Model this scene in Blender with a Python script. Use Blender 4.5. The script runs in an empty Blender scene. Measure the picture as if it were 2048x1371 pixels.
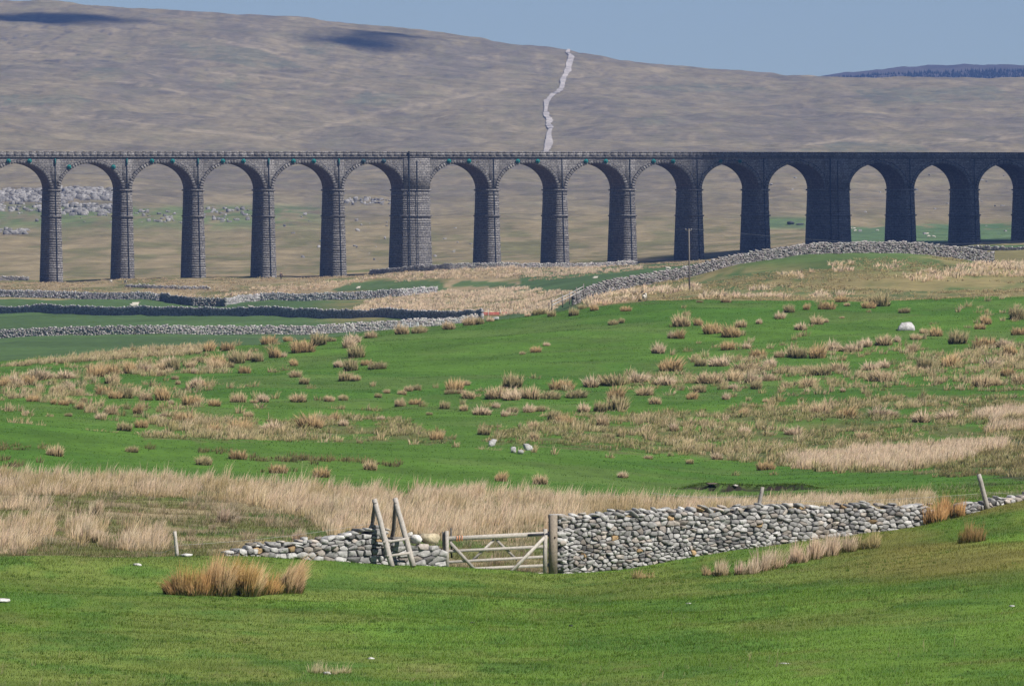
import bpy, math, random
import numpy as np
from mathutils import Vector
random.seed(7); RNG = np.random.default_rng(11)
sc = bpy.context.scene; COL = sc.collection

# ------------------------------------------------------------------ camera
F = 17400.0; CZ = 12.2; HOR = 400.0           # focal length in photo pixels, eye height, horizon row
cam = bpy.data.cameras.new('camera'); camo = bpy.data.objects.new('camera', cam); COL.objects.link(camo)
camo.location = (0, 0, CZ); camo.rotation_euler = (math.pi/2, 0, 0)
cam.sensor_width = 36; cam.lens = F/2048*36; cam.shift_y = -(685.5-HOR)/2048
cam.clip_start = 1; cam.clip_end = 60000
sc.camera = camo

# ------------------------------------------------------------------ light
SUN_AZ = math.radians(128); SUN_EL = math.radians(45)
SUN = Vector((math.sin(SUN_AZ)*math.cos(SUN_EL), math.cos(SUN_AZ)*math.cos(SUN_EL), math.sin(SUN_EL)))
w = bpy.data.worlds.new("World"); sc.world = w; w.use_nodes = True
nt = w.node_tree; nt.nodes.clear()
o_ = nt.nodes.new('ShaderNodeOutputWorld'); bg = nt.nodes.new('ShaderNodeBackground'); sky = nt.nodes.new('ShaderNodeTexSky')
tc = nt.nodes.new('ShaderNodeTexCoord'); va = nt.nodes.new('ShaderNodeVectorMath'); va.operation = 'ADD'; va.inputs[1].default_value = (0, 0, 0.05)
vn = nt.nodes.new('ShaderNodeVectorMath'); vn.operation = 'NORMALIZE'
sky.sky_type = 'NISHITA'; sky.sun_disc = False; sky.sun_elevation = SUN_EL; sky.sun_rotation = SUN_AZ
sky.altitude = 400; sky.air_density = 1.0; sky.dust_density = 0.4; sky.ozone_density = 1.5
bg.inputs[1].default_value = 0.05
nt.links.new(tc.outputs['Generated'], va.inputs[0]); nt.links.new(va.outputs[0], vn.inputs[0]); nt.links.new(vn.outputs[0], sky.inputs[0])
nt.links.new(sky.outputs[0], bg.inputs[0]); nt.links.new(bg.outputs[0], o_.inputs[0])
sl = bpy.data.lights.new('sun', 'SUN'); sl.energy = 5.0; sl.angle = math.radians(0.53); sl.color = (1.0, 0.95, 0.87)
so = bpy.data.objects.new('sun', sl); COL.objects.link(so); so.rotation_euler = (-SUN).to_track_quat('-Z', 'Y').to_euler()
sc.view_settings.view_transform = 'Standard'; sc.view_settings.look = 'None'; sc.view_settings.exposure = 0.5
sc.view_settings.gamma = 1.0; sc.view_settings.use_curve_mapping = False
cy = sc.cycles; cy.max_bounces = 4; cy.diffuse_bounces = 2; cy.glossy_bounces = 1; cy.transmission_bounces = 2
cy.volume_bounces = 0; cy.transparent_max_bounces = 4; cy.use_denoising = True; cy.use_adaptive_sampling = True; cy.adaptive_threshold = 0.015

# ------------------------------------------------------------------ helpers
def tag(o, label=None, cat=None, group=None, kind=None):
    if label: o['label'] = label
    if cat: o['category'] = cat
    if group: o['group'] = group
    if kind: o['kind'] = kind
    return o
def empty(name, loc=(0, 0, 0), rz=0):
    o = bpy.data.objects.new(name, None); o.location = loc; o.rotation_euler = (0, 0, rz); COL.objects.link(o); return o
class MB:
    """collects faces with per-vertex colour (and optional masonry uv) and links them as ONE mesh object"""
    def __init__(s): s.v = []; s.c = []; s.u = []; s.f3 = []; s.f4 = []; s.fn = []; s.n = 0
    def add(s, v, faces, col=(.5, .5, .5), uv=None):
        v = np.asarray(v, float).reshape(-1, 3); c = np.asarray(col, float)
        if c.ndim == 1: c = np.tile(c, (len(v), 1))
        s.v.append(v); s.c.append(c); s.u.append(np.zeros((len(v), 2)) if uv is None else np.asarray(uv, float))
        for grp in (faces if isinstance(faces, (tuple, list)) and len(faces) and isinstance(faces[0], np.ndarray) else [faces]):
            if isinstance(grp, np.ndarray):
                if grp.size == 0: continue
                (s.f3 if grp.shape[1] == 3 else s.f4).append(grp + s.n)
            else:
                for q in grp: s.fn.append([i + s.n for i in q])
        s.n += len(v)
    def build(s, name, mat, parent=None, smooth=False, origin=None):
        me = bpy.data.meshes.new(name)
        v = np.concatenate(s.v) if s.v else np.zeros((0, 3))
        if origin is not None: v = v - np.asarray(origin)
        f3 = np.concatenate(s.f3) if s.f3 else np.zeros((0, 3), int); f4 = np.concatenate(s.f4) if s.f4 else np.zeros((0, 4), int)
        loops = [f3.ravel(), f4.ravel()] + [np.array(q) for q in s.fn]
        tot = np.concatenate([np.full(len(f3), 3), np.full(len(f4), 4), np.array([len(q) for q in s.fn], int)]).astype(np.int32)
        lp = np.concatenate(loops).astype(np.int32); st = np.r_[0, np.cumsum(tot)[:-1]].astype(np.int32)
        me.vertices.add(len(v)); me.vertices.foreach_set('co', v.astype(np.float32).ravel())
        me.loops.add(len(lp)); me.loops.foreach_set('vertex_index', lp)
        me.polygons.add(len(tot)); me.polygons.foreach_set('loop_start', st); me.polygons.foreach_set('loop_total', tot)
        if smooth: me.polygons.foreach_set('use_smooth', np.ones(len(tot), bool))
        a = me.attributes.new('Col', 'FLOAT_COLOR', 'POINT'); c = np.concatenate(s.c); a.data.foreach_set('color', np.c_[c, np.ones(len(c))].astype(np.float32).ravel())
        u = np.concatenate(s.u)
        if u.any():
            a = me.attributes.new('muv', 'FLOAT_VECTOR', 'POINT'); a.data.foreach_set('vector', np.c_[u, np.zeros(len(u))].astype(np.float32).ravel())
        me.update(calc_edges=True); me.validate()
        me.materials.append(mat)
        o = bpy.data.objects.new(name, me); COL.objects.link(o)
        if parent is not None: o.parent = parent
        elif origin is not None: o.location = tuple(origin)
        return o
BOXF = np.array([[0, 3, 2, 1], [4, 5, 6, 7], [0, 1, 5, 4], [1, 2, 6, 5], [2, 3, 7, 6], [3, 0, 4, 7]])
def box(mb, c, size, col, rot=None, jit=0):
    p = np.array([[-1, -1, -1], [1, -1, -1], [1, 1, -1], [-1, 1, -1], [-1, -1, 1], [1, -1, 1], [1, 1, 1], [-1, 1, 1]])*np.asarray(size)/2
    if jit: p = p + RNG.uniform(-jit, jit, p.shape)
    if rot is not None: p = p @ np.asarray(rot).T
    mb.add(p + np.asarray(c), BOXF, col)
def frame_of(d):
    d = np.asarray(d, float); d = d/np.linalg.norm(d); a = np.array([0, 0, 1.]) if abs(d[2]) < .9 else np.array([1., 0, 0])
    x = np.cross(a, d); x /= np.linalg.norm(x); return x, np.cross(d, x), d
def beam(mb, p, q, wx, wy, col, jit=0):
    p = np.asarray(p, float); q = np.asarray(q, float); x, y, d = frame_of(q - p); L = np.linalg.norm(q - p)
    box(mb, (p + q)/2, (wx, wy, L), col, np.c_[x, y, d], jit)
def tube(mb, pts, rad, col, n=8, caps=True):
    pts = np.asarray(pts, float); m = len(pts); rad = np.broadcast_to(rad, (m,)); V = []
    th = np.linspace(0, 2*np.pi, n, endpoint=False)
    for i in range(m):
        x, y, _ = frame_of(pts[min(i + 1, m - 1)] - pts[max(i - 1, 0)])
        V.append(pts[i] + rad[i]*(np.cos(th)[:, None]*x + np.sin(th)[:, None]*y))
    fs = np.array([[i*n + k, i*n + (k + 1) % n, (i + 1)*n + (k + 1) % n, (i + 1)*n + k] for i in range(m - 1) for k in range(n)])
    b0 = mb.n; mb.add(np.concatenate(V), fs, col)
    if caps: mb.fn.append([b0 + k for k in range(n)][::-1]); mb.fn.append([b0 + (m - 1)*n + k for k in range(n)])
def _h(i, j, s): 
    n = (i.astype(np.int64)*374761393 + j.astype(np.int64)*668265263 + s*974634777) & 0xffffffff
    n = ((n ^ (n >> 13))*1274126177) & 0xffffffff; n = ((n ^ (n >> 16))*2246822519) & 0xffffffff
    return ((n ^ (n >> 15)) & 0xffffff)/float(0xffffff)
def vnoise(x, y, s=0):
    i = np.floor(x); j = np.floor(y); a = x - i; b = y - j; a = a*a*a*(a*(a*6 - 15) + 10); b = b*b*b*(b*(b*6 - 15) + 10)
    return (_h(i, j, s)*(1 - a)*(1 - b) + _h(i + 1, j, s)*a*(1 - b) + _h(i, j + 1, s)*(1 - a)*b + _h(i + 1, j + 1, s)*a*b)
def fbm(x, y, s=0, o=4):
    t = 0; amp = .5; n = 0
    for k in range(o): t = t + amp*vnoise(x*2**k + 17.3*k, y*2**k - 9.1*k, s + k); n += amp; amp *= .55
    return t/n
def sstep(a, b, x): t = np.clip((x - a)/(b - a), 0, 1); return t*t*(3 - 2*t)
def inpoly(px, py, poly):
    r = np.zeros(np.shape(px), bool); n = len(poly)
    for i in range(n):
        x1, y1 = poly[i]; x2, y2 = poly[(i + 1) % n]
        if y1 == y2: continue
        r ^= ((y1 > py) != (y2 > py)) & (px < (x2 - x1)*(py - y1)/(y2 - y1) + x1)
    return r

# ------------------------------------------------------------------ materials
def mat_new(name):
    m = bpy.data.materials.new(name); m.use_nodes = True; t = m.node_tree; t.nodes.clear()
    return m, t, (lambda k, **kw: _nd(t, k, **kw)), t.links.new
def _nd(t, k, **kw):
    n = t.nodes.new('ShaderNode' + k)
    for a, b in kw.items():
        if a.startswith('i_'): n.inputs[a[2:].replace('_', ' ')].default_value = b
        else: setattr(n, a, b)
    return n
def mat_veg(up=0.):
    m, t, N, L = mat_new('plant'); out = N('OutputMaterial'); at = N('Attribute', attribute_name='Col')
    d = N('BsdfDiffuse'); tr = N('BsdfTranslucent'); mx = N('MixShader'); mx.inputs[0].default_value = .42
    
    if up:
        g = N('NewGeometry'); a_ = N('VectorMath', operation='ADD'); a_.inputs[1].default_value = (0, 0, up); n_ = N('VectorMath', operation='NORMALIZE'); L(g.outputs['Normal'], a_.inputs[0]); L(a_.outputs[0], n_.inputs[0]); L(n_.outputs[0], d.inputs['Normal'])
    L(at.outputs['Color'], d.inputs[0]); L(at.outputs['Color'], tr.inputs[0]); L(d.outputs[0], mx.inputs[1]); L(tr.outputs[0], mx.inputs[2]); L(mx.outputs[0], out.inputs[0]); return m
def mat_col(name, scale=6., amt=.35, bump=.3, dist=.05, rough=.95, detail=5., scale2=None):
    """vertex colour broken up by noise, with noise bump"""
    m, t, N, L = mat_new(name); out = N('OutputMaterial'); p = N('BsdfPrincipled'); p.inputs['Roughness'].default_value = rough
    p.inputs['Specular IOR Level'].default_value = .15
    at = N('Attribute', attribute_name='Col'); tc = N('TexCoord'); ns = N('TexNoise'); ns.inputs['Scale'].default_value = scale; ns.inputs['Detail'].default_value = detail; ns.inputs['Roughness'].default_value = .65
    mr = N('MapRange'); mr.inputs['From Min'].default_value = .25; mr.inputs['From Max'].default_value = .75; mr.inputs['To Min'].default_value = 1 - amt; mr.inputs['To Max'].default_value = 1 + amt
    mu = N('VectorMath', operation='SCALE'); L(tc.outputs['Object'], ns.inputs['Vector']); L(ns.outputs[0], mr.inputs[0]); L(at.outputs['Color'], mu.inputs[0]); 
    if scale2:
        n2 = N('TexNoise'); n2.inputs['Scale'].default_value = scale2; n2.inputs['Detail'].default_value = 3; L(tc.outputs['Object'], n2.inputs['Vector'])
        m2 = N('MapRange'); m2.inputs['From Min'].default_value = .3; m2.inputs['From Max'].default_value = .7; m2.inputs['To Min'].default_value = .8; m2.inputs['To Max'].default_value = 1.2
        mm = N('Math', operation='MULTIPLY'); L(n2.outputs[0], m2.inputs[0]); L(mr.outputs[0], mm.inputs[0]); L(m2.outputs[0], mm.inputs[1]); L(mm.outputs[0], mu.inputs['Scale'])
    else: L(mr.outputs[0], mu.inputs['Scale'])
    L(mu.outputs[0], p.inputs['Base Color'])
    if bump:
        b = N('Bump'); b.inputs['Strength'].default_value = bump; b.inputs['Distance'].default_value = dist; L(ns.outputs[0], b.inputs['Height']); L(b.outputs[0], p.inputs['Normal'])
    L(p.outputs[0], out.inputs[0]); return m
def mat_masonry():
    m, t, N, L = mat_new('rock_faced_masonry'); out = N('OutputMaterial'); p = N('BsdfPrincipled'); p.inputs['Roughness'].default_value = .95; p.inputs['Specular IOR Level'].default_value = .1
    uv = N('Attribute', attribute_name='muv'); br = N('TexBrick'); br.offset = .5; br.squash = .7; br.squash_frequency = 3
    for k, v in (('Color1', (.215, .204, .20, 1)), ('Color2', (.125, .118, .118, 1)), ('Mortar', (.06, .057, .058, 1))): br.inputs[k].default_value = v
    for k, v in (('Scale', 1.), ('Mortar Size', .045), ('Mortar Smooth', .3), ('Bias', -.1), ('Brick Width', .8), ('Row Height', .38)): br.inputs[k].default_value = v
    ns = N('TexNoise'); ns.inputs['Scale'].default_value = 1.6; ns.inputs['Detail'].default_value = 5; ns.inputs['Roughness'].default_value = .7
    n2 = N('TexNoise'); n2.inputs['Scale'].default_value = .12; n2.inputs['Detail'].default_value = 3
    at = N('Attribute', attribute_name='Col')
    wr = N('VectorMath', operation='SCALE'); wr.inputs['Scale'].default_value = .12; ad = N('VectorMath', operation='ADD')
    L(uv.outputs['Vector'], ns.inputs['Vector']); L(uv.outputs['Vector'], n2.inputs['Vector']); L(ns.outputs['Color'], wr.inputs[0]); L(uv.outputs['Vector'], ad.inputs[0]); L(wr.outputs[0], ad.inputs[1]); L(ad.outputs[0], br.inputs['Vector'])
    mr = N('MapRange'); mr.inputs['From Min'].default_value = .3; mr.inputs['From Max'].default_value = .7; mr.inputs['To Min'].default_value = .68; mr.inputs['To Max'].default_value = 1.32
    m2 = N('MapRange'); m2.inputs['From Min'].default_value = .3; m2.inputs['From Max'].default_value = .7; m2.inputs['To Min'].default_value = .8; m2.inputs['To Max'].default_value = 1.2
    L(ns.outputs[0], mr.inputs[0]); L(n2.outputs[0], m2.inputs[0]); mm = N('Math', operation='MULTIPLY'); L(mr.outputs[0], mm.inputs[0]); L(m2.outputs[0], mm.inputs[1])
    sc_ = N('VectorMath', operation='SCALE'); L(br.outputs['Color'], sc_.inputs[0]); L(mm.outputs[0], sc_.inputs['Scale'])
    mul = N('VectorMath', operation='MULTIPLY'); L(sc_.outputs[0], mul.inputs[0]); L(at.outputs['Color'], mul.inputs[1]); L(mul.outputs[0], p.inputs['Base Color'])
    b = N('Bump'); b.inputs['Strength'].default_value = .8; b.inputs['Distance'].default_value = .14; hh = N('Math', operation='SUBTRACT'); L(ns.outputs[0], hh.inputs[0]); L(br.outputs['Fac'], hh.inputs[1]); L(hh.outputs[0], b.inputs['Height']); L(b.outputs[0], p.inputs['Normal'])
    L(p.outputs[0], out.inputs[0]); return m
M_VEG = mat_veg(); M_RUSH = mat_veg(.75)
M_STONE = mat_col('limestone', 9., .38, .8, .04, .95, 6., 2.2)
M_FARSTONE = mat_col('weathered_stone', 2.5, .35, .5, .1)
M_WOOD = mat_col('weathered_wood', 14., .3, .5, .02, .9, 4.)
M_METAL = mat_col('dark_metal', 20., .15, .1, .01, .6)
M_WOOL = mat_col('wool', 18., .2, .5, .03)
M_CLOTH = mat_col('cloth', 20., .15, .2, .01)
M_NEAR = mat_col('pasture', 1.3, .28, .5, .08, 1., 6., .12)
M_MID = mat_col('meadow', .5, .28, .4, .25, 1., 6., .04)
M_FELL = mat_col('moorland', .22, .34, .6, 1.2, 1., 7., .035)
M_MASON = mat_masonry()

# ------------------------------------------------------------------ terrain: rows of ground levels (photo column -> distance, level)
WALLX = [450, 890, 1117, 1250, 1400, 1560, 1700, 1860, 2048]
def Yw(x): return 287 + (np.asarray(x, float) - 1117)*.01155
XC = np.unique(np.r_[np.arange(-9000, -700, 150), np.arange(-700, 2760, 8), np.arange(2760, 11200, 150)]).astype(float)
def rowz(Y, xs, zs): return (np.interp(XC, *zip(*Y)) if isinstance(Y, list) else np.broadcast_to(np.asarray(Y, float), XC.shape).copy(), np.interp(XC, xs, zs))
def rowy(Y, pts):
    Yv = np.interp(XC, *zip(*Y)) if isinstance(Y, list) else np.broadcast_to(np.asarray(Y, float), XC.shape).copy()
    return (Yv, CZ - (np.interp(XC, *zip(*pts)) - HOR)*Yv/F)
YWc = np.clip(Yw(XC), 262, 306)
wallz = [(-200, 1.0), (0, .99), (450, .77), (890, .2), (1117, -.17), (1250, -.02), (1400, .3), (1560, .65), (1700, .89), (1860, 1.19), (2048, 1.93), (2300, 2.6)]
WX, WZ = zip(*wallz)
R = [rowz(20., [0], [.6]), rowz(120., [0, 2048], [.5, .6]),
 rowz(190., [0, 1117, 2048], [.42, .25, .7]), rowz(235., [0, 500, 1117, 2048], [.5, .25, .05, .95]),
 (YWc - 11, np.interp(XC, [0, 450, 890, 1117, 1400, 1700, 2048], [.75, .42, .08, -.15, .12, .62, 1.45])),
 (YWc, np.interp(XC, WX, WZ)), (YWc + 1.6, np.interp(XC, WX, np.array(WZ) - .12)),
 rowy(312., [(0, 1070), (450, 1078), (700, 1090), (900, 1105), (1117, 1112), (1400, 1075), (1700, 1042), (2048, 1000), (2600, 960)]),
 rowy(345., [(0, 1020), (700, 1045), (1100, 1050), (1400, 1030), (1700, 1015), (2048, 990), (2600, 960)]),
 rowy(385., [(0, 962), (700, 988), (1000, 998), (1300, 1005), (1450, 1003), (1700, 990), (2048, 972), (2600, 940)]),
 rowy(430., [(-400, 815), (0, 846), (300, 876), (700, 894), (1000, 907), (1200, 927), (1350, 950), (1500, 962), (1700, 955), (2048, 935), (2600, 900)]),
 rowy(452., [(0, 852), (300, 881), (700, 899), (1000, 910), (1200, 925), (1350, 938), (1500, 946), (2048, 910)]),
 rowy(482., [(0, 842), (300, 866), (700, 880), (1000, 885), (1350, 905), (1700, 910), (2048, 888)]),
 rowy(540., [(0, 806), (700, 822), (1350, 830), (2048, 815)]), rowy(610., [(0, 767), (700, 757), (1350, 750), (2048, 735)]),
 rowy(680., [(0, 740), (350, 722), (700, 698), (1350, 662), (2048, 658)]),
 rowy(740., [(-400, 740), (0, 726), (300, 706), (500, 691), (700, 672), (900, 648), (1000, 640), (1100, 627), (1200, 611), (1300, 603), (1400, 597), (1600, 600), (1750, 603), (1900, 600), (2048, 595), (2500, 590)]),
 rowy(790., [(0, 745), (300, 722), (500, 706), (700, 687), (900, 664), (1000, 654), (1100, 640), (1200, 623), (1300, 614), (1400, 607), (1600, 609), (1750, 611), (2048, 603)]),
 rowy(920., [(0, 742), (500, 728), (900, 690), (1200, 636), (1400, 610), (1700, 610), (2048, 604)]),
 rowy(1010., [(0, 728), (500, 716), (900, 682), (1200, 613), (1378, 595), (1600, 588), (2048, 586)]),
 rowy([(1150, 1100), (1300, 1105), (1500, 1112), (1750, 1120), (1980, 1128)], [(0, 706), (500, 698), (900, 672), (1050, 645), (1100, 628), (1150, 609), (1180, 592), (1220, 580), (1300, 574), (1378, 560), (1450, 538), (1500, 525), (1600, 510), (1700, 505), (1750, 503), (1850, 508), (1920, 518), (1980, 528), (2048, 530), (2500, 535)]),
 rowy(1215., [(0, 696), (500, 690), (900, 668), (1050, 644), (1100, 628), (1150, 612), (1300, 579), (1400, 562), (1500, 535), (1600, 520), (1750, 513), (1900, 522), (2048, 527)]),
 rowy(1340., [(0, 676), (150, 672), (300, 668), (450, 669), (600, 670), (700, 667), (800, 662), (900, 655), (950, 650), (1050, 640), (1100, 622), (1150, 602), (1300, 576), (1600, 530), (2048, 512)]),
 rowy([(0, 1650), (500, 1530), (700, 1480), (940, 1420)], [(-300, 624), (0, 627), (300, 629), (500, 631), (700, 635), (800, 638), (940, 643), (1000, 634), (1050, 628), (1100, 613), (1150, 594), (1300, 566), (1600, 526), (2048, 503)]),
 rowy(1760., [(0, 597), (320, 599), (360, 606), (400, 611), (450, 610), (490, 602), (520, 598), (700, 596), (800, 590), (870, 584), (1000, 578), (1150, 556), (1300, 541), (1400, 530), (1600, 518), (2048, 494)]),
 rowy(1860., [(0, 578), (250, 570), (400, 567), (560, 563), (690, 557), (780, 547), (900, 538), (1000, 535), (1150, 536), (1300, 531), (1400, 523), (1600, 511), (1800, 501), (2048, 489)]),
 rowy([(0, 1928), (1024, 1955), (2048, 1997)], [(0, 568), (250, 560), (400, 557), (560, 556), (690, 553), (850, 541), (985, 533), (1260, 529), (1393, 520), (1520, 512), (1670, 505), (1815, 498), (1945, 490), (2068, 485)]),
 rowy(2080., [(0, 556), (560, 548), (850, 532), (1100, 521), (1400, 510), (1700, 488), (2048, 481)]),
 rowy(2300., [(0, 520), (560, 518), (1100, 506), (1500, 488), (1700, 476), (2048, 472)]),
 rowy(2600., [(0, 468), (700, 474), (1400, 464), (2048, 452)]), rowy(3000., [(0, 424), (700, 430), (1400, 426), (2048, 420)]),
 rowy(3400., [(0, 380), (700, 398), (2048, 396)]), rowy(4000., [(0, 325), (700, 345), (1400, 350), (2048, 352)]),
 rowy(4600., [(0, 250), (700, 290), (1100, 295), (1500, 300), (2048, 305)]), rowy(5200., [(0, 165), (400, 188), (700, 220), (1100, 228), (1500, 242), (2048, 250)]),
 rowy(5800., [(-500, 60), (0, 80), (400, 102), (750, 132), (1100, 160), (1500, 190), (2048, 200)]),
 rowy(6300., [(-1500, -60), (-500, -22), (0, 3), (250, 15), (500, 32), (750, 52), (900, 69), (1000, 84), (1140, 104), (1300, 124), (1450, 140), (1600, 153), (1700, 158), (1850, 159), (2048, 156), (2600, 150)]),
 rowy(6800., [(0, 60), (1024, 140), (2048, 195)]), rowy(8200., [(0, 200), (2048, 260)])]
YN = np.stack([r[0] for r in R], 1); ZN = np.stack([r[1] for r in R], 1)
ker = np.exp(-.5*(np.arange(-12, 13)/4.5)**2); ker /= ker.sum()
for k in range(ZN.shape[1]):
    lev = (CZ - ZN[:, k])/YN[:, k]; lev = np.convolve(np.pad(lev, 12, 'edge'), ker, 'valid'); ZN[:, k] = CZ - lev*YN[:, k]
dY = np.diff(YN, axis=1); dl = np.diff(ZN, axis=1)/dY; SL = np.zeros_like(ZN)
w1 = 2*dY[:, 1:] + dY[:, :-1]; w2 = dY[:, 1:] + 2*dY[:, :-1]; ok = dl[:, :-1]*dl[:, 1:] > 0
with np.errstate(all='ignore'): hm = (w1 + w2)/(w1/dl[:, :-1] + w2/dl[:, 1:])
SL[:, 1:-1] = np.where(ok, hm, 0); SL[:, 0] = dl[:, 0]; SL[:, -1] = dl[:, -1]
def zc(ci, Y):
    yn = YN[ci]; k = np.clip((yn <= Y[:, None]).sum(1) - 1, 0, yn.shape[1] - 2); r = np.arange(len(Y))
    y0 = yn[r, k]; h = yn[r, k + 1] - y0; t = np.clip((Y - y0)/h, 0, 1); z0 = ZN[ci, k]; z1 = ZN[ci, k + 1]
    return (2*t**3 - 3*t*t + 1)*z0 + (t**3 - 2*t*t + t)*h*SL[ci, k] + (-2*t**3 + 3*t*t)*z1 + (t**3 - t*t)*h*SL[ci, k + 1]
BANKY = 404.
def relief(x, xp, Y):
    a = (fbm(x/3.1, Y/3.1, 3, 3) - .5)*np.interp(Y, [100, 290, 400, 700, 1100], [.12, .14, .25, .3, .3])
    a += (fbm(x/14, Y/14, 5, 3) - .5)*np.interp(Y, [200, 290, 320, 430, 520, 700, 1500, 2000], [.1, .1, .3, .25, .9, .8, .9, .8])
    a += (fbm(x/90, Y/160, 8, 4) - .5)*np.interp(Y, [1900, 2300, 3000, 5000, 6300, 7000], [0, 3, 7, 12, 5, 5])
    a += (fbm(x/30, Y/45, 12, 3) - .5)*np.interp(Y, [1900, 2300, 3000, 6300], [0, 1.5, 3.5, 4.5])
    # limestone scar steps
    s = sstep(700, 150, xp)*sstep(2950, 3030, Y)*sstep(3500, 3200, Y)
    a += s*3.0
    # eroded stream bank behind the wall
    wv = BANKY + 1.2*np.sin(xp/40.) + .6*np.sin(xp/13.)
    a += .32*sstep(1345, 1420, xp)*sstep(1650, 1600, xp)*sstep(wv, wv + .5, Y)*np.exp(-np.clip(Y - wv, 0, None)/11)
    return a
def G(xp, Y):
    xp = np.atleast_1d(np.asarray(xp, float)); Y = np.atleast_1d(np.asarray(Y, float)); xp, Y = np.broadcast_arrays(xp, Y); sh = xp.shape; xp = xp.ravel(); Y = Y.ravel(); out = np.empty(len(Y))
    for a in range(0, len(Y), 200000):
        q = xp[a:a + 200000]; y = Y[a:a + 200000]; i = np.clip(np.searchsorted(XC, q) - 1, 0, len(XC) - 2); t = np.clip((q - XC[i])/(XC[i + 1] - XC[i]), 0, 1)
        out[a:a + 200000] = zc(i, y)*(1 - t) + zc(i + 1, y)*t + relief((q - 1024)/F*y, q, y)
    return out.reshape(sh)
def rowof(z, Y): return HOR + (CZ - z)*F/Y
def P(xp, yp, Y): return np.array([(xp - 1024)/F*Y, Y, CZ - (yp - HOR)*Y/F])
def gp(xp, Y): return np.array([(xp - 1024)/F*Y, Y, float(G(xp, Y)[0])])
def hit(xp, yp, Y0, Y1, n=400):
    """distance at which the ground in that column is seen at row yp"""
    Ys = np.linspace(Y0, Y1, n); r = rowof(G(np.full(n, xp), Ys), Ys); k = np.argmax(r <= yp)
    return Ys[k] if (r <= yp).any() else Ys[np.argmin(np.abs(r - yp))]
def pxm(Y): return F/Y

# colours (linear albedo)
GRN = np.array([.098, .172, .023]); GRN2 = np.array([.056, .098, .030]); OLIVE = np.array([.118, .125, .040]); TAN = np.array([.36, .28, .17]); BROWN = np.array([.17, .125, .07])
STRAW = np.array([.72, .56, .415]); RUST = np.array([.40, .22, .09]); GRNH = np.array([.064, .130, .018]); MOOR = np.array([.170, .142, .090]); PURP = np.array([.136, .116, .083])
ROUGH = [[(280, 880), (300, 840), (420, 838), (560, 850), (700, 830), (820, 850), (900, 880), (860, 892), (700, 884), (480, 886)],
         [(950, 862), (1100, 850), (1350, 828), (1560, 815), (1760, 800), (2100, 790), (2100, 960), (1700, 950), (1480, 925), (1300, 915), (1080, 893), (960, 890)]]
RUSHBED = [[(-620, 952), (0, 952), (300, 957), (500, 970), (700, 988), (1000, 992), (1200, 1002), (1350, 1012), (1450, 1014), (1400, 1045), (1250, 1065), (1000, 1085), (800, 1080), (660, 1070), (620, 1040), (500, 1012), (350, 995), (200, 990), (-620, 992)],
           [(-620, 1008), (60, 1010), (110, 1035), (100, 1075), (40, 1110), (-620, 1110)], [(135, 1060), (200, 1055), (215, 1085), (150, 1092)], [(245, 1075), (330, 1070), (330, 1102), (245, 1102)],
           [(1450, 1004), (1600, 1000), (1860, 992), (1860, 1015), (1600, 1030), (1450, 1040)]]
PALEBED = [[(1560, 922), (1700, 905), (1850, 895), (2000, 885), (2010, 900), (1900, 925), (1780, 945), (1620, 935)], [(1960, 835), (2100, 815), (2100, 850), (1980, 858)]]
FARRUSH = [[(480, 590), (650, 566), (790, 550), (960, 534), (1150, 536), (1290, 534), (1270, 541), (1150, 552), (1000, 557), (850, 560), (700, 572), (560, 590)],
           [(700, 626), (730, 606), (790, 592), (900, 584), (1040, 576), (1180, 590), (1130, 606), (1090, 630), (900, 630)], [(330, 592), (480, 580), (650, 565), (650, 578), (500, 592), (430, 598), (340, 594)],
           [(1170, 600), (1230, 583), (1400, 572), (1400, 582), (1280, 600), (1180, 615)], [(1555, 552), (1580, 537), (1640, 532), (1640, 548), (1600, 560)], [(1650, 532), (1700, 523), (1712, 545), (1660, 548)], [(1738, 538), (1790, 524), (1812, 530), (1780, 542)],
           [(1790, 552), (1890, 540), (1960, 528), (2100, 528), (2100, 555), (1960, 552), (1830, 566)], [(1400, 598), (1420, 588), (1500, 590), (1600, 597)], [(1620, 592), (1720, 580), (1720, 590), (1640, 598)], [(1500, 580), (1560, 570), (1570, 576), (1510, 588)]]
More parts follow.
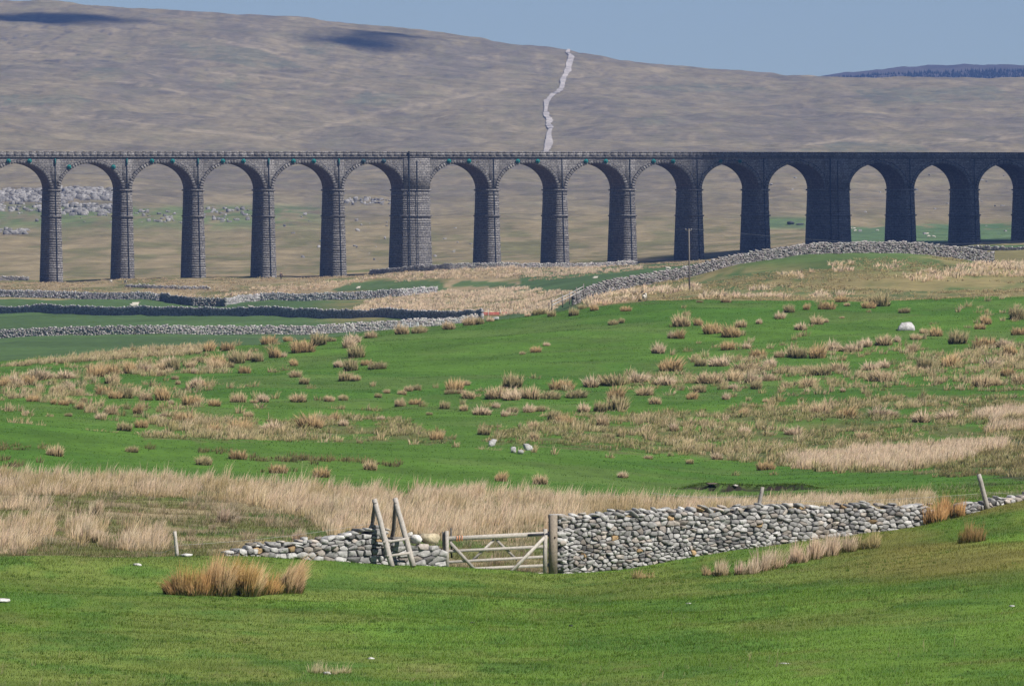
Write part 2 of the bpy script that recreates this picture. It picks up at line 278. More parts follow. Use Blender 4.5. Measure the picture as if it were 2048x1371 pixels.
def ground_colour(x, xp, yp, Y):
    n1 = fbm(x/2.3, Y/5., 21, 4); n2 = fbm(x/9, Y/16, 22, 4); n3 = fbm(x/40, Y/60, 23, 4)
    def mix(c, d, m): return c + (np.asarray(d) - c)*np.clip(m, 0, 1)[:, None]
    c = np.tile(GRN, (len(x), 1))
    m = (Y < Yw(xp) + 1)
    c = mix(c, [.130, .160, .036], m*sstep(.50, .70, n2)*.7); c = mix(c, [.055, .125, .018], m*sstep(.5, .3, n1)*.7); c = mix(c, [.17, .155, .055], m*sstep(.64, .78, n1)*.35)
    c = mix(c, [.17, .145, .04], m*sstep(1550, 1850, xp)*sstep(1190, 1130, yp)*sstep(.35, .6, n2)*.75)
    m = (Y >= Yw(xp) + 1) & (Y < 388 + 10*(n1 - .5))
    bog = mix(np.tile(OLIVE, (len(x), 1)), [.075, .115, .025], sstep(.45, .65, n2)); bog = mix(bog, TAN*.8, sstep(.52, .7, n1)*.8)
    bog = mix(bog, GRN, sstep(1400, 1480, xp)*.85)
    c = np.where(m[:, None], bog, c)
    m = (Y >= 388) & (Y < 752); c = np.where(m[:, None], GRNH, c); c = mix(c, [.050, .116, .015], m*sstep(.48, .65, n3)); c = mix(c, [.085, .130, .032], m*sstep(.5, .7, n2)*.6)
    for p in ROUGH: c = mix(c, [.100, .105, .04], (m & inpoly(xp + 120*(n2 - .5), yp + 26*(n3 - .5) + 20*(n1 - .5), p))*sstep(.40, .62, n1)*.85)
    c = mix(c, [.5, .42, .30], m*(Y > 436)*(Y < 452)*sstep(270, 330, xp)*sstep(700, 640, xp)*.9)
    c = mix(c, [.055, .05, .03], m*sstep(1900, 2020, xp)*sstep(860, 900, yp)*sstep(.35, .55, n1)*.85)
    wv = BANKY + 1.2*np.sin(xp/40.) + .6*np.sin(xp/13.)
    c = mix(c, [.022, .018, .013], sstep(1345, 1375, xp)*sstep(1655, 1630, xp)*(Y > wv - .5)*(Y < wv + .7)*1.)  # bare bank soil, coloured extra dark to hold the shade under its overhang
    # valley
    c = np.where(((Y >= 752) & (Y < 2060))[:, None], GRN2, c)
    hr = (Y >= 752)*(Y < 1170)*sstep(1130, 1200, xp)
    c = mix(c, [.20, .165, .075], hr*sstep(.30, .55, n2*.6 + n1*.4)); c = mix(c, [.075, .12, .035], hr*sstep(1420, 1500, xp)*sstep(1900, 1800, xp)*sstep(555, 520, yp - 30*(n2 - .5)))
    c = mix(c, [.10, .11, .04], hr*sstep(.55, .7, n3)*.7)
    m = (Y > 1420) & (Y < 1765); c = mix(c, [.15, .135, .055], m*sstep(600, 720, xp)*sstep(1180, 1120, xp)*sstep(578, 586, yp)*sstep(.25, .5, n2))
    m = (Y > 1760) & (Y < 1990); 
    tn = mix(np.tile([.24, .185, .105], (len(x), 1)), [.12, .12, .045], sstep(.45, .6, n2)); grn = (inpoly(xp, yp, [(660, 582), (700, 566), (800, 560), (880, 562), (900, 582)]) | inpoly(xp, yp, [(900, 572), (930, 560), (1030, 566), (1050, 576)]))
    c = np.where((m & ~((xp > 1040) & (Y < 1850)))[:, None], tn, c); c = mix(c, GRN2, m*grn*.95)
    c = mix(c, [.27, .21, .12], ((Y > 1700) & (Y < 1775) & (xp > 1030) & (xp < 1320))*0.)
    m = (Y > 1985) | ((Y > 1870) & (xp > 1300)); c = np.where((m & (Y < 2100))[:, None], tn*.9, c)
    c = mix(c, [.17, .145, .065], (Y > 1170)*(Y < 1530)*sstep(1850, 1920, xp)*.9)
    # fell
    m = Y >= 2060
    h1 = fbm(x/9, Y/60, 31, 4); h2 = fbm(x/45, Y/230, 32, 5); h3 = fbm(x/5, Y/40, 33, 3)
    fell = mix(np.tile(MOOR, (len(x), 1)), PURP, sstep(.45, .62, h2)); fell = mix(fell, [.235, .19, .12], sstep(.55, .74, h1)*.45); fell = mix(fell, [.130, .120, .072], sstep(.46, .28, h1)*.45); fell = mix(fell, [.105, .09, .07], sstep(.55, .7, h3)*.5)
    low = sstep(3100, 2500, Y)
    fell = mix(fell, [.178, .147, .078], low*.75); fell = mix(fell, [.215, .172, .10], low*sstep(.5, .64, h1)*.8); fell = mix(fell, [.105, .108, .045], low*sstep(.48, .36, h1)*.6)
    fell = mix(fell, [.07, .125, .04], sstep(720, 560, xp)*sstep(404, 418, yp)*sstep(468, 446, yp + 20*(h3 - .5))*sstep(.36, .56, h3*.5 + h1*.5)*.7)
    fell = mix(fell, [.065, .13, .055], sstep(1640, 1700, xp)*sstep(446, 456, yp + 30*(h3 - .5))*.85); fell = mix(fell, [.065, .125, .05], sstep(1500, 1540, xp)*sstep(1640, 1600, xp)*sstep(430, 440, yp)*sstep(462, 452, yp)*.8)
    fell = mix(fell, [.05, .045, .055], (Y > 5350)*(Y < 6000)*sstep(.0, .012, .012 - np.abs(fbm(x/60, Y/240, 41, 4) - .5))*sstep(420, 200, xp)*.8)
    jx, jy = xp + 26*(h3 - .5), yp + 7*(h3 - .5)
    def line(pts, wd, col, k):
        nonlocal fell
        if not m.any(): return
        px, py = zip(*pts); yy = np.interp(jx, px, py); fell = mix(fell, col, (np.abs(jy - yy) < wd)*(jx > px[0])*(jx < px[-1])*sstep(wd, wd*.35, np.abs(jy - yy))*k*sstep(.3, .5, h1))
    PL, DK_, GG = [.30, .245, .165], [.075, .066, .06], [.095, .105, .068]
    line([(0, 106), (60, 103), (165, 110)], 3, PL, .8); line([(0, 76), (20, 84), (36, 100)], 3.5, DK_, .9); line([(84, 99), (103, 80), (150, 61)], 3, DK_, .8); line([(125, 100), (200, 108)], 2.5, DK_, .8); line([(300, 45), (345, 53), (395, 66), (425, 80)], 2.5, DK_, .7)
    line([(425, 78), (470, 88), (520, 97), (565, 110)], 4, PL, .7); line([(0, 213), (100, 224), (230, 240), (400, 262), (560, 280)], 4, PL, .55); line([(425, 146), (530, 152), (600, 160), (720, 178), (825, 203)], 3.5, PL, .6); line([(440, 142), (560, 146), (680, 168)], 6, DK_, .35)
    line([(560, 272), (700, 240), (830, 212), (960, 188), (1060, 170)], 4, PL, .45); line([(230, 162), (300, 172), (380, 188)], 3, PL, .6); line([(240, 168), (360, 190)], 5, DK_, .35); line([(1560, 292), (1700, 280), (1850, 286), (2048, 272)], 4, PL, .7); line([(670, 168), (680, 172)], 3, DK_, .9)
    for pl in ([(685, 205), (720, 188), (790, 186), (818, 200), (760, 212)], [(425, 178), (450, 158), (480, 166), (470, 180)], [(340, 80), (520, 98), (620, 140), (500, 132), (400, 118)], [(150, 150), (220, 130), (260, 145), (200, 160)], [(0, 190), (150, 188), (190, 205), (0, 214)], [(1240, 175), (1420, 168), (1560, 178), (1400, 186)], [(1280, 232), (1330, 226), (1340, 250), (1270, 252)], [(1700, 180), (1990, 172), (2048, 200), (1760, 210)], [(590, 95), (690, 80), (650, 110), (600, 108)], [(1600, 300), (1680, 284), (1840, 290), (1860, 303), (1600, 303)]):
        fell = mix(fell, GG, inpoly(jx, jy, pl)*.55*sstep(.35, .55, h1*.5 + h3*.5))
    return np.where(m[:, None], fell, c)

def terrain(name, Ys, mat, label):
    nY, nX = len(Ys), len(XC); xp = np.tile(XC, nY); Y = np.repeat(Ys, nX); x = (xp - 1024)/F*Y; z = G(xp, Y)
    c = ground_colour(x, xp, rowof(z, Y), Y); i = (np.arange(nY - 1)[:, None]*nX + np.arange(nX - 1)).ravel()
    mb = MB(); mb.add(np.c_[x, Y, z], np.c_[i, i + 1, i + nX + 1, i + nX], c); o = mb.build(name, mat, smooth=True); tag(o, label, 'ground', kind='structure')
    return o
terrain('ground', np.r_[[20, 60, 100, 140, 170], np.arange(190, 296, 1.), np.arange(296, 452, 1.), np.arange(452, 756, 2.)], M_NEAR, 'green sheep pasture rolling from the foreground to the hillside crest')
terrain('valley', np.r_[np.arange(754, 1100, 8), np.arange(1100, 2064, 4.)], M_MID, 'flat green valley fields and rough ground before the viaduct')
terrain('moorland_hill', np.r_[np.arange(2060, 3600, 10), np.arange(3600, 6500, 12.), np.arange(6500, 7000, 50.), [7400, 8200]], M_FELL, 'long brown moorland hill rising behind the viaduct')

# far wooded hill on the skyline to the right
def far_hill():
    xs = np.arange(1200, 3600, 8.); Ys = np.linspace(8600, 10600, 26); top = np.interp(xs, [1200, 1560, 1630, 1700, 1800, 1940, 2048, 2400, 3600], [186, 166, 154, 144, 134, 128, 130, 120, 170])
    V = []
    for Y in Ys:
        t = (Y - 8600)/1000.; lev = np.where(t <= 1, 190 + (top - 190)*np.sin(min(t, 1)*np.pi/2), top + (t - 1)*60)
        V.append(np.c_[(xs - 1024)/F*Y, np.full(len(xs), Y), CZ - (lev - HOR)*Y/F + (fbm(xs/30, np.full(len(xs), Y/90), 51, 3) - .5)*5])
    nX = len(xs); i = (np.arange(len(Ys) - 1)[:, None]*nX + np.arange(nX - 1)).ravel(); V = np.concatenate(V)
    mb = MB(); n = fbm(V[:, 0]/60, V[:, 1]/200, 52, 4); mb.add(V, np.c_[i, i + 1, i + nX + 1, i + nX], np.array([.062, .055, .055]) + (n - .5)[:, None]*np.array([.05, .04, .03]))
    tag(mb.build('hill', M_FELL, smooth=True), 'far purple brown hill with a dark plantation', 'hill', kind='structure')
    # the plantation: rows of small conifers
    N = 7000; xp = RNG.uniform(1640, 2500, N); Y = RNG.uniform(8750, 9420, N); tt = (Y - 8600)/1000; tp = np.interp(xp, [1560, 1630, 1700, 1800, 1940, 2048, 2400, 3600], [166, 154, 144, 134, 128, 130, 120, 170]); lev = 190 + (tp - 190)*np.sin(np.minimum(tt, 1)*np.pi/2)
    k = lev > np.interp(xp, [1640, 1800, 1950, 2500], [157, 148, 142, 138]) + 4*(fbm(xp/18, Y*0, 53, 3) - .5); xp = xp[k]; Y = Y[k]; lev = lev[k]; N = len(xp)
    z = CZ - (lev - HOR)*Y/F - 1; h = RNG.uniform(2.2, 5.4, N); r = h*RNG.uniform(.22, .3, N); th = np.linspace(0, 2*np.pi, 6, endpoint=False)
    ring = np.stack([np.cos(th), np.sin(th), np.zeros(6)], 1); b = np.stack([(xp - 1024)/F*Y, Y, z], 1); V = []; Fc = []
    v = np.concatenate([b[:, None] + ring*r[:, None, None], b[:, None] + ring*.55*r[:, None, None] + np.array([0, 0, 1])*(h*.45)[:, None, None], (b + np.c_[0*h, 0*h, h])[:, None]], 1)
    f4 = np.array([[k, (k + 1) % 6, 6 + (k + 1) % 6, 6 + k] for k in range(6)]); f3 = np.array([[6 + k, 6 + (k + 1) % 6, 12] for k in range(6)]); off = (np.arange(N)*13)[:, None, None]
    mb = MB(); mb.add(v.reshape(-1, 3), [(f4 + off).reshape(-1, 4), (f3 + off).reshape(-1, 3)], np.repeat(np.array([.014, .020, .018])*RNG.uniform(.7, 1.3, N)[:, None], 13, 0))
    tag(mb.build('distant_forest', M_VEG), 'dark conifer plantation on the far hill', 'forest', kind='stuff')
far_hill()

# pale footpath climbing the moor
def footpath():
    pts = [(1140, 99, 6), (1136, 106, 8), (1143, 113, 14), (1140, 125, 13), (1136, 142, 12), (1128, 158, 11), (1123, 176, 11), (1117, 184, 12), (1102, 193, 9), (1093, 204, 11), (1092, 225, 12), (1093, 234, 10), (1101, 242, 12), (1096, 250, 10), (1101, 256, 13), (1099, 268, 13), (1098, 285, 14), (1093, 303, 13), (1091, 318, 12)]
    V = []; prev = 6295.
    t = np.linspace(0, len(pts) - 1, 150); X, YP, Wd = [np.interp(t, range(len(pts)), [p[k] for p in pts]) for k in range(3)]
    X = X + 2.2*(vnoise(t*2.1, t*0, 61) - .5); Wd = Wd*(.55 + .7*vnoise(t*2.7, t*0, 62))
    for x, yp, wd in zip(X, YP, Wd):
        Y = hit(x, yp, 2900, 6290, 900)
        for s in (-.5, 0, .5):
            g = gp(x + s*wd, Y); g[2] += .55; V.append(g)
    n = len(X); f = np.array([[3*i + j, 3*i + j + 1, 3*i + j + 4, 3*i + j + 3] for i in range(n - 1) for j in (0, 1)])
    mb = MB(); mb.add(V, f, (.33, .30, .285)); tag(mb.build('path', M_FELL), 'pale stone footpath winding straight up the moor', 'path', kind='structure')
footpath()

# ------------------------------------------------------------------ plants
def blades(mb, base, h, wd, lean, cb, ct, two=True, droop=.25):
    """grass blades: base (N,3), height, width, horizontal lean vector (N,2), base and tip colours (N,3)"""
    N = len(base); th = RNG.uniform(0, np.pi, N); wx = np.c_[np.cos(th), np.sin(th)*.6, np.zeros(N)]*(wd/2)[:, None]; L = np.c_[lean, np.zeros(N)]; Z = np.array([0, 0, 1.])
    if two:
        mid = base + Z*(h*.58)[:, None] + L*(.38*h)[:, None]; tip = base + Z*(h*(1 - droop*np.linalg.norm(lean, axis=1)))[:, None] + L*h[:, None]
        v = np.stack([base - wx, base + wx, mid - wx*.8, mid + wx*.8, tip], 1).reshape(-1, 3); cm = cb*.5 + ct*.5
        c = np.stack([cb, cb, cm, cm, ct], 1).reshape(-1, 3); o = (np.arange(N)*5)[:, None]
        mb.add(v, [np.array([[0, 1, 3, 2]]) + o, np.array([[2, 3, 4]]) + o], c)
    else:
        tip = base + Z*h[:, None] + L*h[:, None]; v = np.stack([base - wx, base + wx, tip], 1).reshape(-1, 3); c = np.stack([cb, cb, ct], 1).reshape(-1, 3); mb.add(v, np.array([[0, 1, 2]]) + (np.arange(N)*3)[:, None], c)
def vary(c, N, a=.25, hue=.06): return np.asarray(c)*RNG.uniform(1 - a, 1 + a, (N, 1))*RNG.uniform(1 - hue, 1 + hue, (N, 3))
def clumps(mb, ctr, rad, hgt, nb, wd, cb, ct, spread=.55, wind=(.18, .05), two=True):
    """many clumps at once: ctr (K,3), rad, hgt (K,), nb blades each"""
    K = len(ctr); N = K*nb; r = np.sqrt(RNG.uniform(0, 1, N)); th = RNG.uniform(0, 2*np.pi, N); R_ = np.repeat(rad, nb); H = np.repeat(hgt, nb)
    d = np.c_[np.cos(th), np.sin(th)]; b = np.repeat(ctr, nb, 0) + np.c_[d*(r*R_*.6)[:, None], np.full(N, -.03)]
    h = H*(.25 + .85*RNG.uniform(0, 1, N))*(1 - .3*r*r)*(.85 + .3*vnoise(b[:, 0]*2.2, b[:, 1]*2.2, 91)); lean = d*(r*spread*R_/H*RNG.uniform(.5, 1.3, N))[:, None] + np.array(wind) + RNG.normal(0, .07, (N, 2))
    kb = np.repeat(np.asarray(cb), nb, 0)*RNG.uniform(.75, 1.25, (N, 1)); kt = np.repeat(np.asarray(ct), nb, 0)*RNG.uniform(.72, 1.22, (N, 1))
    blades(mb, b, h, np.full(N, wd)*RNG.uniform(.7, 1.3, N), lean, kb, kt, two)
def samp(N, x0, x1, Y0, Y1):
    xp = RNG.uniform(x0, x1, N); Y = np.sqrt(RNG.uniform(Y0*Y0, Y1*Y1, N)); z = G(xp, Y); return xp, Y, z, rowof(z, Y), (xp - 1024)/F*Y
def polys(xp, yp, ps):
    m = np.zeros(len(xp), bool)
    for p in ps: m |= inpoly(xp, yp, p)
    return m
def stuff(mb, name, label, cat): return tag(mb.build(name, M_RUSH if ('rush' in name or name in ('small_tufts', 'rough_grass')) else M_VEG), label, cat, kind='stuff')

# short pasture grass in front of the near wall
def pasture_grass():
    mb = MB(); xp, Y, z, yp, x = samp(516000, -520, 2570, 186, 300); k = (Y < Yw(xp) - .1); xp, Y, z, yp, x = xp[k], Y[k], z[k], yp[k], x[k]; N = len(x)
    c = ground_colour(x, xp, yp, Y); n = fbm(x/1.1, Y/2., 71, 3); n2 = fbm(x/5., Y/9., 72, 3); h = RNG.uniform(.035, .085, N)*(.55 + 1.1*n)*(.7 + .6*n2)
    br = RNG.uniform(.8, 1.25, N)[:, None]*(.75 + .5*n)[:, None]; ct = c*br*1.12; ct = ct + (np.array([.30, .27, .11]) - ct)*((RNG.uniform(0, 1, N) < .08 + .25*sstep(.55, .7, n2))*.6)[:, None]; pale = RNG.uniform(0, 1, N) < .032; ct[pale] = [.5, .45, .3]
    blades(mb, np.c_[x, Y, z - .01], h, np.full(N, .017), RNG.normal(0, .35, (N, 2)) + [.1, 0], c*br*.9, ct, False)
    K = 9000; xp, Y, z, yp, x = samp(K, -520, 2570, 190, 298); k = (Y < Yw(xp) - .5) & (fbm(x/4., Y/7., 73, 3) > .5); xp, Y, z, yp, x = xp[k], Y[k], z[k], yp[k], x[k]; K = len(x)
    clumps(mb, np.c_[x, Y, z], RNG.uniform(.08, .25, K), RNG.uniform(.07, .16, K), 20, .016, vary([.055, .12, .016], K), vary([.15, .21, .045], K, .35, .15))
    K = 420; xp, Y, z, yp, x = samp(K, -520, 2570, 196, 225); k = (fbm(x/3., Y/3., 74, 3) > .46); x, Y, z = x[k], Y[k], z[k]; K = len(x)   # thin dry stems nearest the camera
    clumps(mb, np.c_[x, Y, z], RNG.uniform(.03, .12, K), RNG.uniform(.15, .42, K), 4, .012, vary([.25, .24, .10], K), vary([.50, .45, .28], K), .8)
    stuff(mb, 'pasture_grass', 'short bright green sheep-grazed grass in front of the near wall', 'grass')
pasture_grass()

def bog():
    mb = MB(); xp, Y, z, yp, x = samp(180000, -520, 2570, 280, 392); k = (Y > Yw(xp) + .7); xp, Y, z, yp, x = xp[k], Y[k], z[k], yp[k], x[k]; N = len(x)
    c = ground_colour(x, xp, yp, Y); n = fbm(x/1.5, Y/3., 75, 3); br = RNG.uniform(.75, 1.3, N)[:, None]
    ct = c*br*1.15; m = (RNG.uniform(0, 1, N) < sstep(.4, .65, n)*.55); ct[m] = vary(STRAW*.8, m.sum()); blades(mb, np.c_[x, Y, z - .02], RNG.uniform(.08, .24, N)*(.5 + n), np.full(N, .022), RNG.normal(0, .35, (N, 2)) + [.12, 0], c*br*.85, ct, False)
    K = 900; xp, Y, z, yp, x = samp(K, -250, 1450, 282, 380); k = (Y > Yw(xp) + 1.5) & (fbm(x/6, Y/10., 76, 3) > .50); x, Y, z = x[k], Y[k], z[k]; K = len(x)
    clumps(mb, np.c_[x, Y, z], RNG.uniform(.2, .5, K), RNG.uniform(.25, .6, K), 45, .018, vary([.16, .14, .05], K), vary(STRAW*.9, K))
    stuff(mb, 'bog_grass', 'olive and straw boggy grass between the wall and the rushes', 'grass')
    # the tall pale rush bed
    mb = MB(); xp, Y, z, yp, x = samp(31200, -520, 2570, 284, 396); n = fbm(x/2.2, Y/4., 77, 3); k = (Y > Yw(xp) + .9) & polys(xp, yp + 14*(n - .5), RUSHBED) & (n > .38 + RNG.uniform(-.08, .08, len(x))) & (fbm(x/5., Y/13., 92, 3) > np.interp(yp - np.interp(xp, [0, 500, 1000, 1400], [955, 970, 992, 1012]), [0, 22, 60], [.2, .38, .47]) + RNG.uniform(-.04, .04, len(x)))
    xp, Y, z, yp, x, n = xp[k], Y[k], z[k], yp[k], x[k], n[k]; K = len(x); ru = fbm(x/4., Y/7., 78, 3); rs = sstep(.53, .68, ru)[:, None]*RNG.uniform(.5, 1, (K, 1))
    ct = vary(STRAW*.97, K, .30); ct = ct + (np.array([.40, .30, .15]) - ct)*rs; cb = vary([.36, .27, .14], K, .3); cb = cb + (np.array([.20, .17, .07]) - cb)*rs*.7
    hh = RNG.uniform(.25, 1.05, K)*(.35 + 1.1*n)*np.interp(xp, [1300, 1500], [1, .62])
    clumps(mb, np.c_[x, Y, z], RNG.uniform(.2, .55, K), hh, 28, .020, cb, ct, .75, (.22, .0)); stuff(mb, 'rush_bed', 'tall straw-coloured rush bed filling the hollow behind the wall', 'rushes')
bog()

def hillside_grass():
    mb = MB(); xp, Y, z, yp, x = samp(300000, -520, 2570, 390, 752); N = len(x); c = ground_colour(x, xp, yp, Y); n = fbm(x/2., Y/4., 79, 3); br = (RNG.uniform(.82, 1.2, N)*(.8 + .4*n))[:, None]
    blades(mb, np.c_[x, Y, z - .02], RNG.uniform(.035, .09, N)*(.6 + .8*n), np.full(N, .045), RNG.normal(0, .5, (N, 2)), c*br*1.0, c*br*1.1, False)
    stuff(mb, 'hillside_grass', 'close-cropped green turf on the hillside', 'grass')
    mb = MB(); xp, Y, z, yp, x = samp(72000, -520, 2570, 392, 660); n = fbm(x/2.2, Y/6., 80, 3); k = polys(xp + 160*(fbm(x/9, Y/16, 22, 4) - .5), yp + 60*(n - .5), ROUGH) & (n > .535 + RNG.uniform(-.07, .07, len(x))); xp, Y, z, yp, x, n = xp[k], Y[k], z[k], yp[k], x[k], n[k]; K = len(x)
    t = RNG.uniform(0, 1, (K, 1)); ct = vary([.24, .23, .08], K)*(1 - t) + vary([.66, .50, .31], K)*t
    clumps(mb, np.c_[x, Y, z], RNG.uniform(.25, .6, K), RNG.uniform(.22, .55, K), 16, .045, vary([.09, .11, .035], K), ct, .6)
    xp, Y, z, yp, x = samp(40000, 1400, 2300, 392, 560); k = polys(xp + 90*(fbm(x/5, Y/9, 23, 3) - .5), yp + 26*(fbm(x/3, Y/6, 24, 3) - .5), PALEBED) & (fbm(x/2.5, Y/5, 25, 3) > .36); x, Y, z = x[k], Y[k], z[k]; K = len(x)
    clumps(mb, np.c_[x, Y, z], RNG.uniform(.3, .5, K), RNG.uniform(.5, .8, K), 22, .036, vary([.24, .18, .08], K), vary(STRAW*.92, K), .5)
    # dark scrub at the right edge and along the green mound's foot
    xp, Y, z, yp, x = samp(19200, -520, 2570, 388, 470); k = ((xp > 1860 + 60*fbm(x/3., Y/6., 93, 3)) & (yp > 850) & (yp < 955) & (fbm(x/2., Y/5., 94, 3) > .45)) | ((xp < 800) & (np.abs(yp - np.interp(xp, [0, 300, 500, 800], [912, 915, 925, 950])) < 22) & (fbm(x/4., Y/7., 82, 3) > .60)); x, Y, z = x[k], Y[k], z[k]; K = len(x)
    clumps(mb, np.c_[x, Y, z], RNG.uniform(.25, .5, K), RNG.uniform(.25, .5, K), 18, .04, vary([.08, .085, .03], K), vary([.27, .22, .11], K), .7)
    xp = RNG.uniform(1345, 1655, 420); wv = BANKY + 1.2*np.sin(xp/40.) + .6*np.sin(xp/13.); Y = wv + RNG.uniform(.3, 1.6, 420); K = 420   # turf hanging over the bank
    clumps(mb, np.c_[(xp - 1024)/F*Y, Y, G(xp, Y)], RNG.uniform(.12, .3, K), RNG.uniform(.05, .16, K), 12, .03, vary([.06, .10, .018], K), vary([.11, .17, .035], K), .9, (0, -.2))
    stuff(mb, 'rough_grass', 'mixed brown and green rough grass over the lower hillside', 'grass')
hillside_grass()

def far_rushes():
    mb = MB(); xp, Y, z, yp, x = samp(60000, 250, 2300, 750, 1900); n = fbm(x/7., Y/16., 83, 3); k = polys(xp, yp + 5*(n - .5), FARRUSH) & (n > .38); xp, Y, z, yp, x = xp[k], Y[k], z[k], yp[k], x[k]; K = len(x)
    sc_ = Y/1100; clumps(mb, np.c_[x, Y, z], RNG.uniform(.5, 1.0, K), RNG.uniform(.5, 1.0, K), 18, .11, vary([.40, .30, .17], K), vary(STRAW, K), .7)
    xp, Y, z, yp, x = samp(30000, 1130, 2300, 760, 1130); n = fbm(x/9., Y/20., 84, 3); k = (n > .46 + RNG.uniform(-.05, .08, len(x))) & (yp > 515) & (yp < 603); x, Y, z = x[k], Y[k], z[k]; K = len(x)
    clumps(mb, np.c_[x, Y, z], RNG.uniform(.3, .9, K), RNG.uniform(.12, .45, K), 12, .07, vary([.20, .17, .075], K), vary([.50, .39, .22], K), .7)
    xp, Y, z, yp, x = samp(9000, -250, 1500, 1775, 1930); n = fbm(x/8., Y/18., 85, 3); k = (n > .45) & ~((xp > 650) & (xp < 1060) & (yp > 556)); x, Y, z = x[k], Y[k], z[k]; K = len(x)
    clumps(mb, np.c_[x, Y, z], RNG.uniform(.5, 1., K), RNG.uniform(.25, .6, K), 12, .12, vary([.26, .20, .11], K), vary([.52, .40, .25], K), .7)
    stuff(mb, 'distant_rushes', 'bands of straw-coloured rushes in the valley before the viaduct', 'rushes')
far_rushes()

# individual tussocks: (column, foot row, width) as seen in the photograph, planted on the ground there
TUS = """415 702 30,458 701 24,535 684 26,577 682 16,632 690 34,605 703 40,660 683 22,695 695 30,492 747 22,590 732 18,596 755 26,605 768 20,675 735 22,687 762 26,477 805 28,385 810 34,427 812 22,526 803 30,505 806 16,602 803 34,656 803 20,685 800 20,275 827 22,311 839 16,332 834 20,219 830 30,205 838 24,244 861 28,285 856 24,371 844 38,424 865 28,478 863 44,540 863 44,622 858 60,497 834 20,255 796 36,232 797 26,297 800 26,328 801 34,343 808 14,212 789 30,150 789 28,113 788 30,137 779 28,65 803 24,106 808 14,125 810 20,166 805 14,55 827 12,137 832 14,160 818 16,393 774 34,408 774 18,381 735 18,398 724 26,424 738 34,441 735 34,456 735 26,478 726 34,492 721 28,518 723 26,550 716 28,567 714 16,601 706 38,325 740 30,349 740 30,337 731 34,287 743 30,263 747 30,222 748 34,190 753 34,132 757 46,80 759 44,58 769 30,31 772 40,7 772 24,80 777 16,219 767 30,347 759 16,325 752 20,357 769 12,388 747 18,
705 685 40,740 676 24,693 695 18,717 715 36,676 735 20,705 741 32,756 738 36,731 731 20,688 762 24,711 762 20,657 803 18,686 799 18,754 796 14,776 786 14,804 789 16,816 782 18,836 781 18,908 781 32,927 770 22,901 789 20,918 789 18,1019 776 40,799 813 24,829 810 22,886 818 20,858 830 12,966 830 40,992 817 20,930 822 20,1007 832 18,1026 825 24,1055 825 28,1081 822 20,1169 823 28,1197 822 26,1228 820 40,1070 856 26,1104 839 24,1130 849 28,1204 851 28,872 880 26,667 844 24,688 851 24,763 839 16,964 870 26,1067 878 20,804 668 28,841 666 30,898 658 26,944 650 28,961 648 20,981 643 18,1057 630 14,1080 628 30,1106 634 16,1144 632 20,1163 618 18,1190 622 18,1250 623 18,1228 649 20,1241 646 14,1070 705 18,1046 709 14,1094 692 16,1316 707 34,1344 676 24,1337 741 50,1128 779 40,1183 774 44,1231 772 50,1272 764 50,1333 770 44,937 798 24,992 798 40,1029 799 40,1060 798 34,1104 798 40,1156 796 40,1231 798 40,1296 791 36,1310 808 24,
1399 605 12,1451 605 22,1362 653 34,1398 651 20,1357 677 24,1425 667 34,1465 675 40,1482 655 20,1518 648 16,1557 637 28,1581 625 24,1600 660 28,1629 649 28,1650 646 14,1612 619 16,1657 619 28,1681 605 20,1696 612 14,1739 617 26,1765 612 40,1809 625 22,1686 637 10,1454 699 24,1494 697 20,1519 716 30,1398 732 26,1444 732 44,1482 742 64,1420 766 50,1465 761 40,1502 766 34,1533 761 26,1382 798 24,1403 785 24,1451 800 22,1509 778 24,1468 778 18,1543 735 30,1557 715 24,1588 716 44,1632 716 40,1667 702 36,1708 704 40,1735 694 30,1766 690 36,1794 685 20,1828 680 26,1845 667 20,1876 673 30,1910 687 36,1896 733 44,1845 738 36,1821 704 24,1574 745 36,1608 745 40,1646 750 46,1684 742 44,1742 742 44,1770 735 30,1766 762 60,1622 773 34,1571 773 14,1686 783 14,1874 769 18,1962 774 40,1986 771 30,2037 768 34,1958 660 20,1975 649 26,2030 639 34,2040 670 24,1975 694 40,2006 694 30,2023 711 30,1979 735 50,2013 752 24,2037 735 24,1533 804 14,1545 810 16,1485 831 22,
1535 940 30,1435 919 28,1245 955 24,1382 928 14,1300 918 18,1215 880 26,1490 868 26,1640 830 36,1690 835 44,1760 832 50,1840 845 40,1900 838 46,1985 835 44,2030 842 44,1350 862 26,1590 870 30,1720 878 34,265 905 26,110 912 30,480 918 30,405 930 34,560 945 30,640 955 30,740 940 26,1080 968 28,1000 962 26""".replace('\n', '')
def make_tussock(v, nb, hr):
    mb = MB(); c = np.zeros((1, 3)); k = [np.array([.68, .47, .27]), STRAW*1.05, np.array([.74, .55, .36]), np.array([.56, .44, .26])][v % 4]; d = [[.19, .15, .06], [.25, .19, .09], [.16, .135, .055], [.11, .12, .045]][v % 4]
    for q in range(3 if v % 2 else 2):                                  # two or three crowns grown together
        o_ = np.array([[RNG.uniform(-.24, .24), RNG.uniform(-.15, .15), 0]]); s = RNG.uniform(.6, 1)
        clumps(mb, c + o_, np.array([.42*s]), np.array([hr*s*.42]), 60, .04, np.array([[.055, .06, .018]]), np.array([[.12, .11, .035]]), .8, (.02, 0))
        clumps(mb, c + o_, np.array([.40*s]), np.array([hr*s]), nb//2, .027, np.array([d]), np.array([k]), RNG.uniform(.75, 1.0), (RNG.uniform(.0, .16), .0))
    me = mb.build('rush_tussock', M_RUSH); return me
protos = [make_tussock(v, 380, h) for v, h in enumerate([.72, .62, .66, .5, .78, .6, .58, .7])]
used_proto = set()
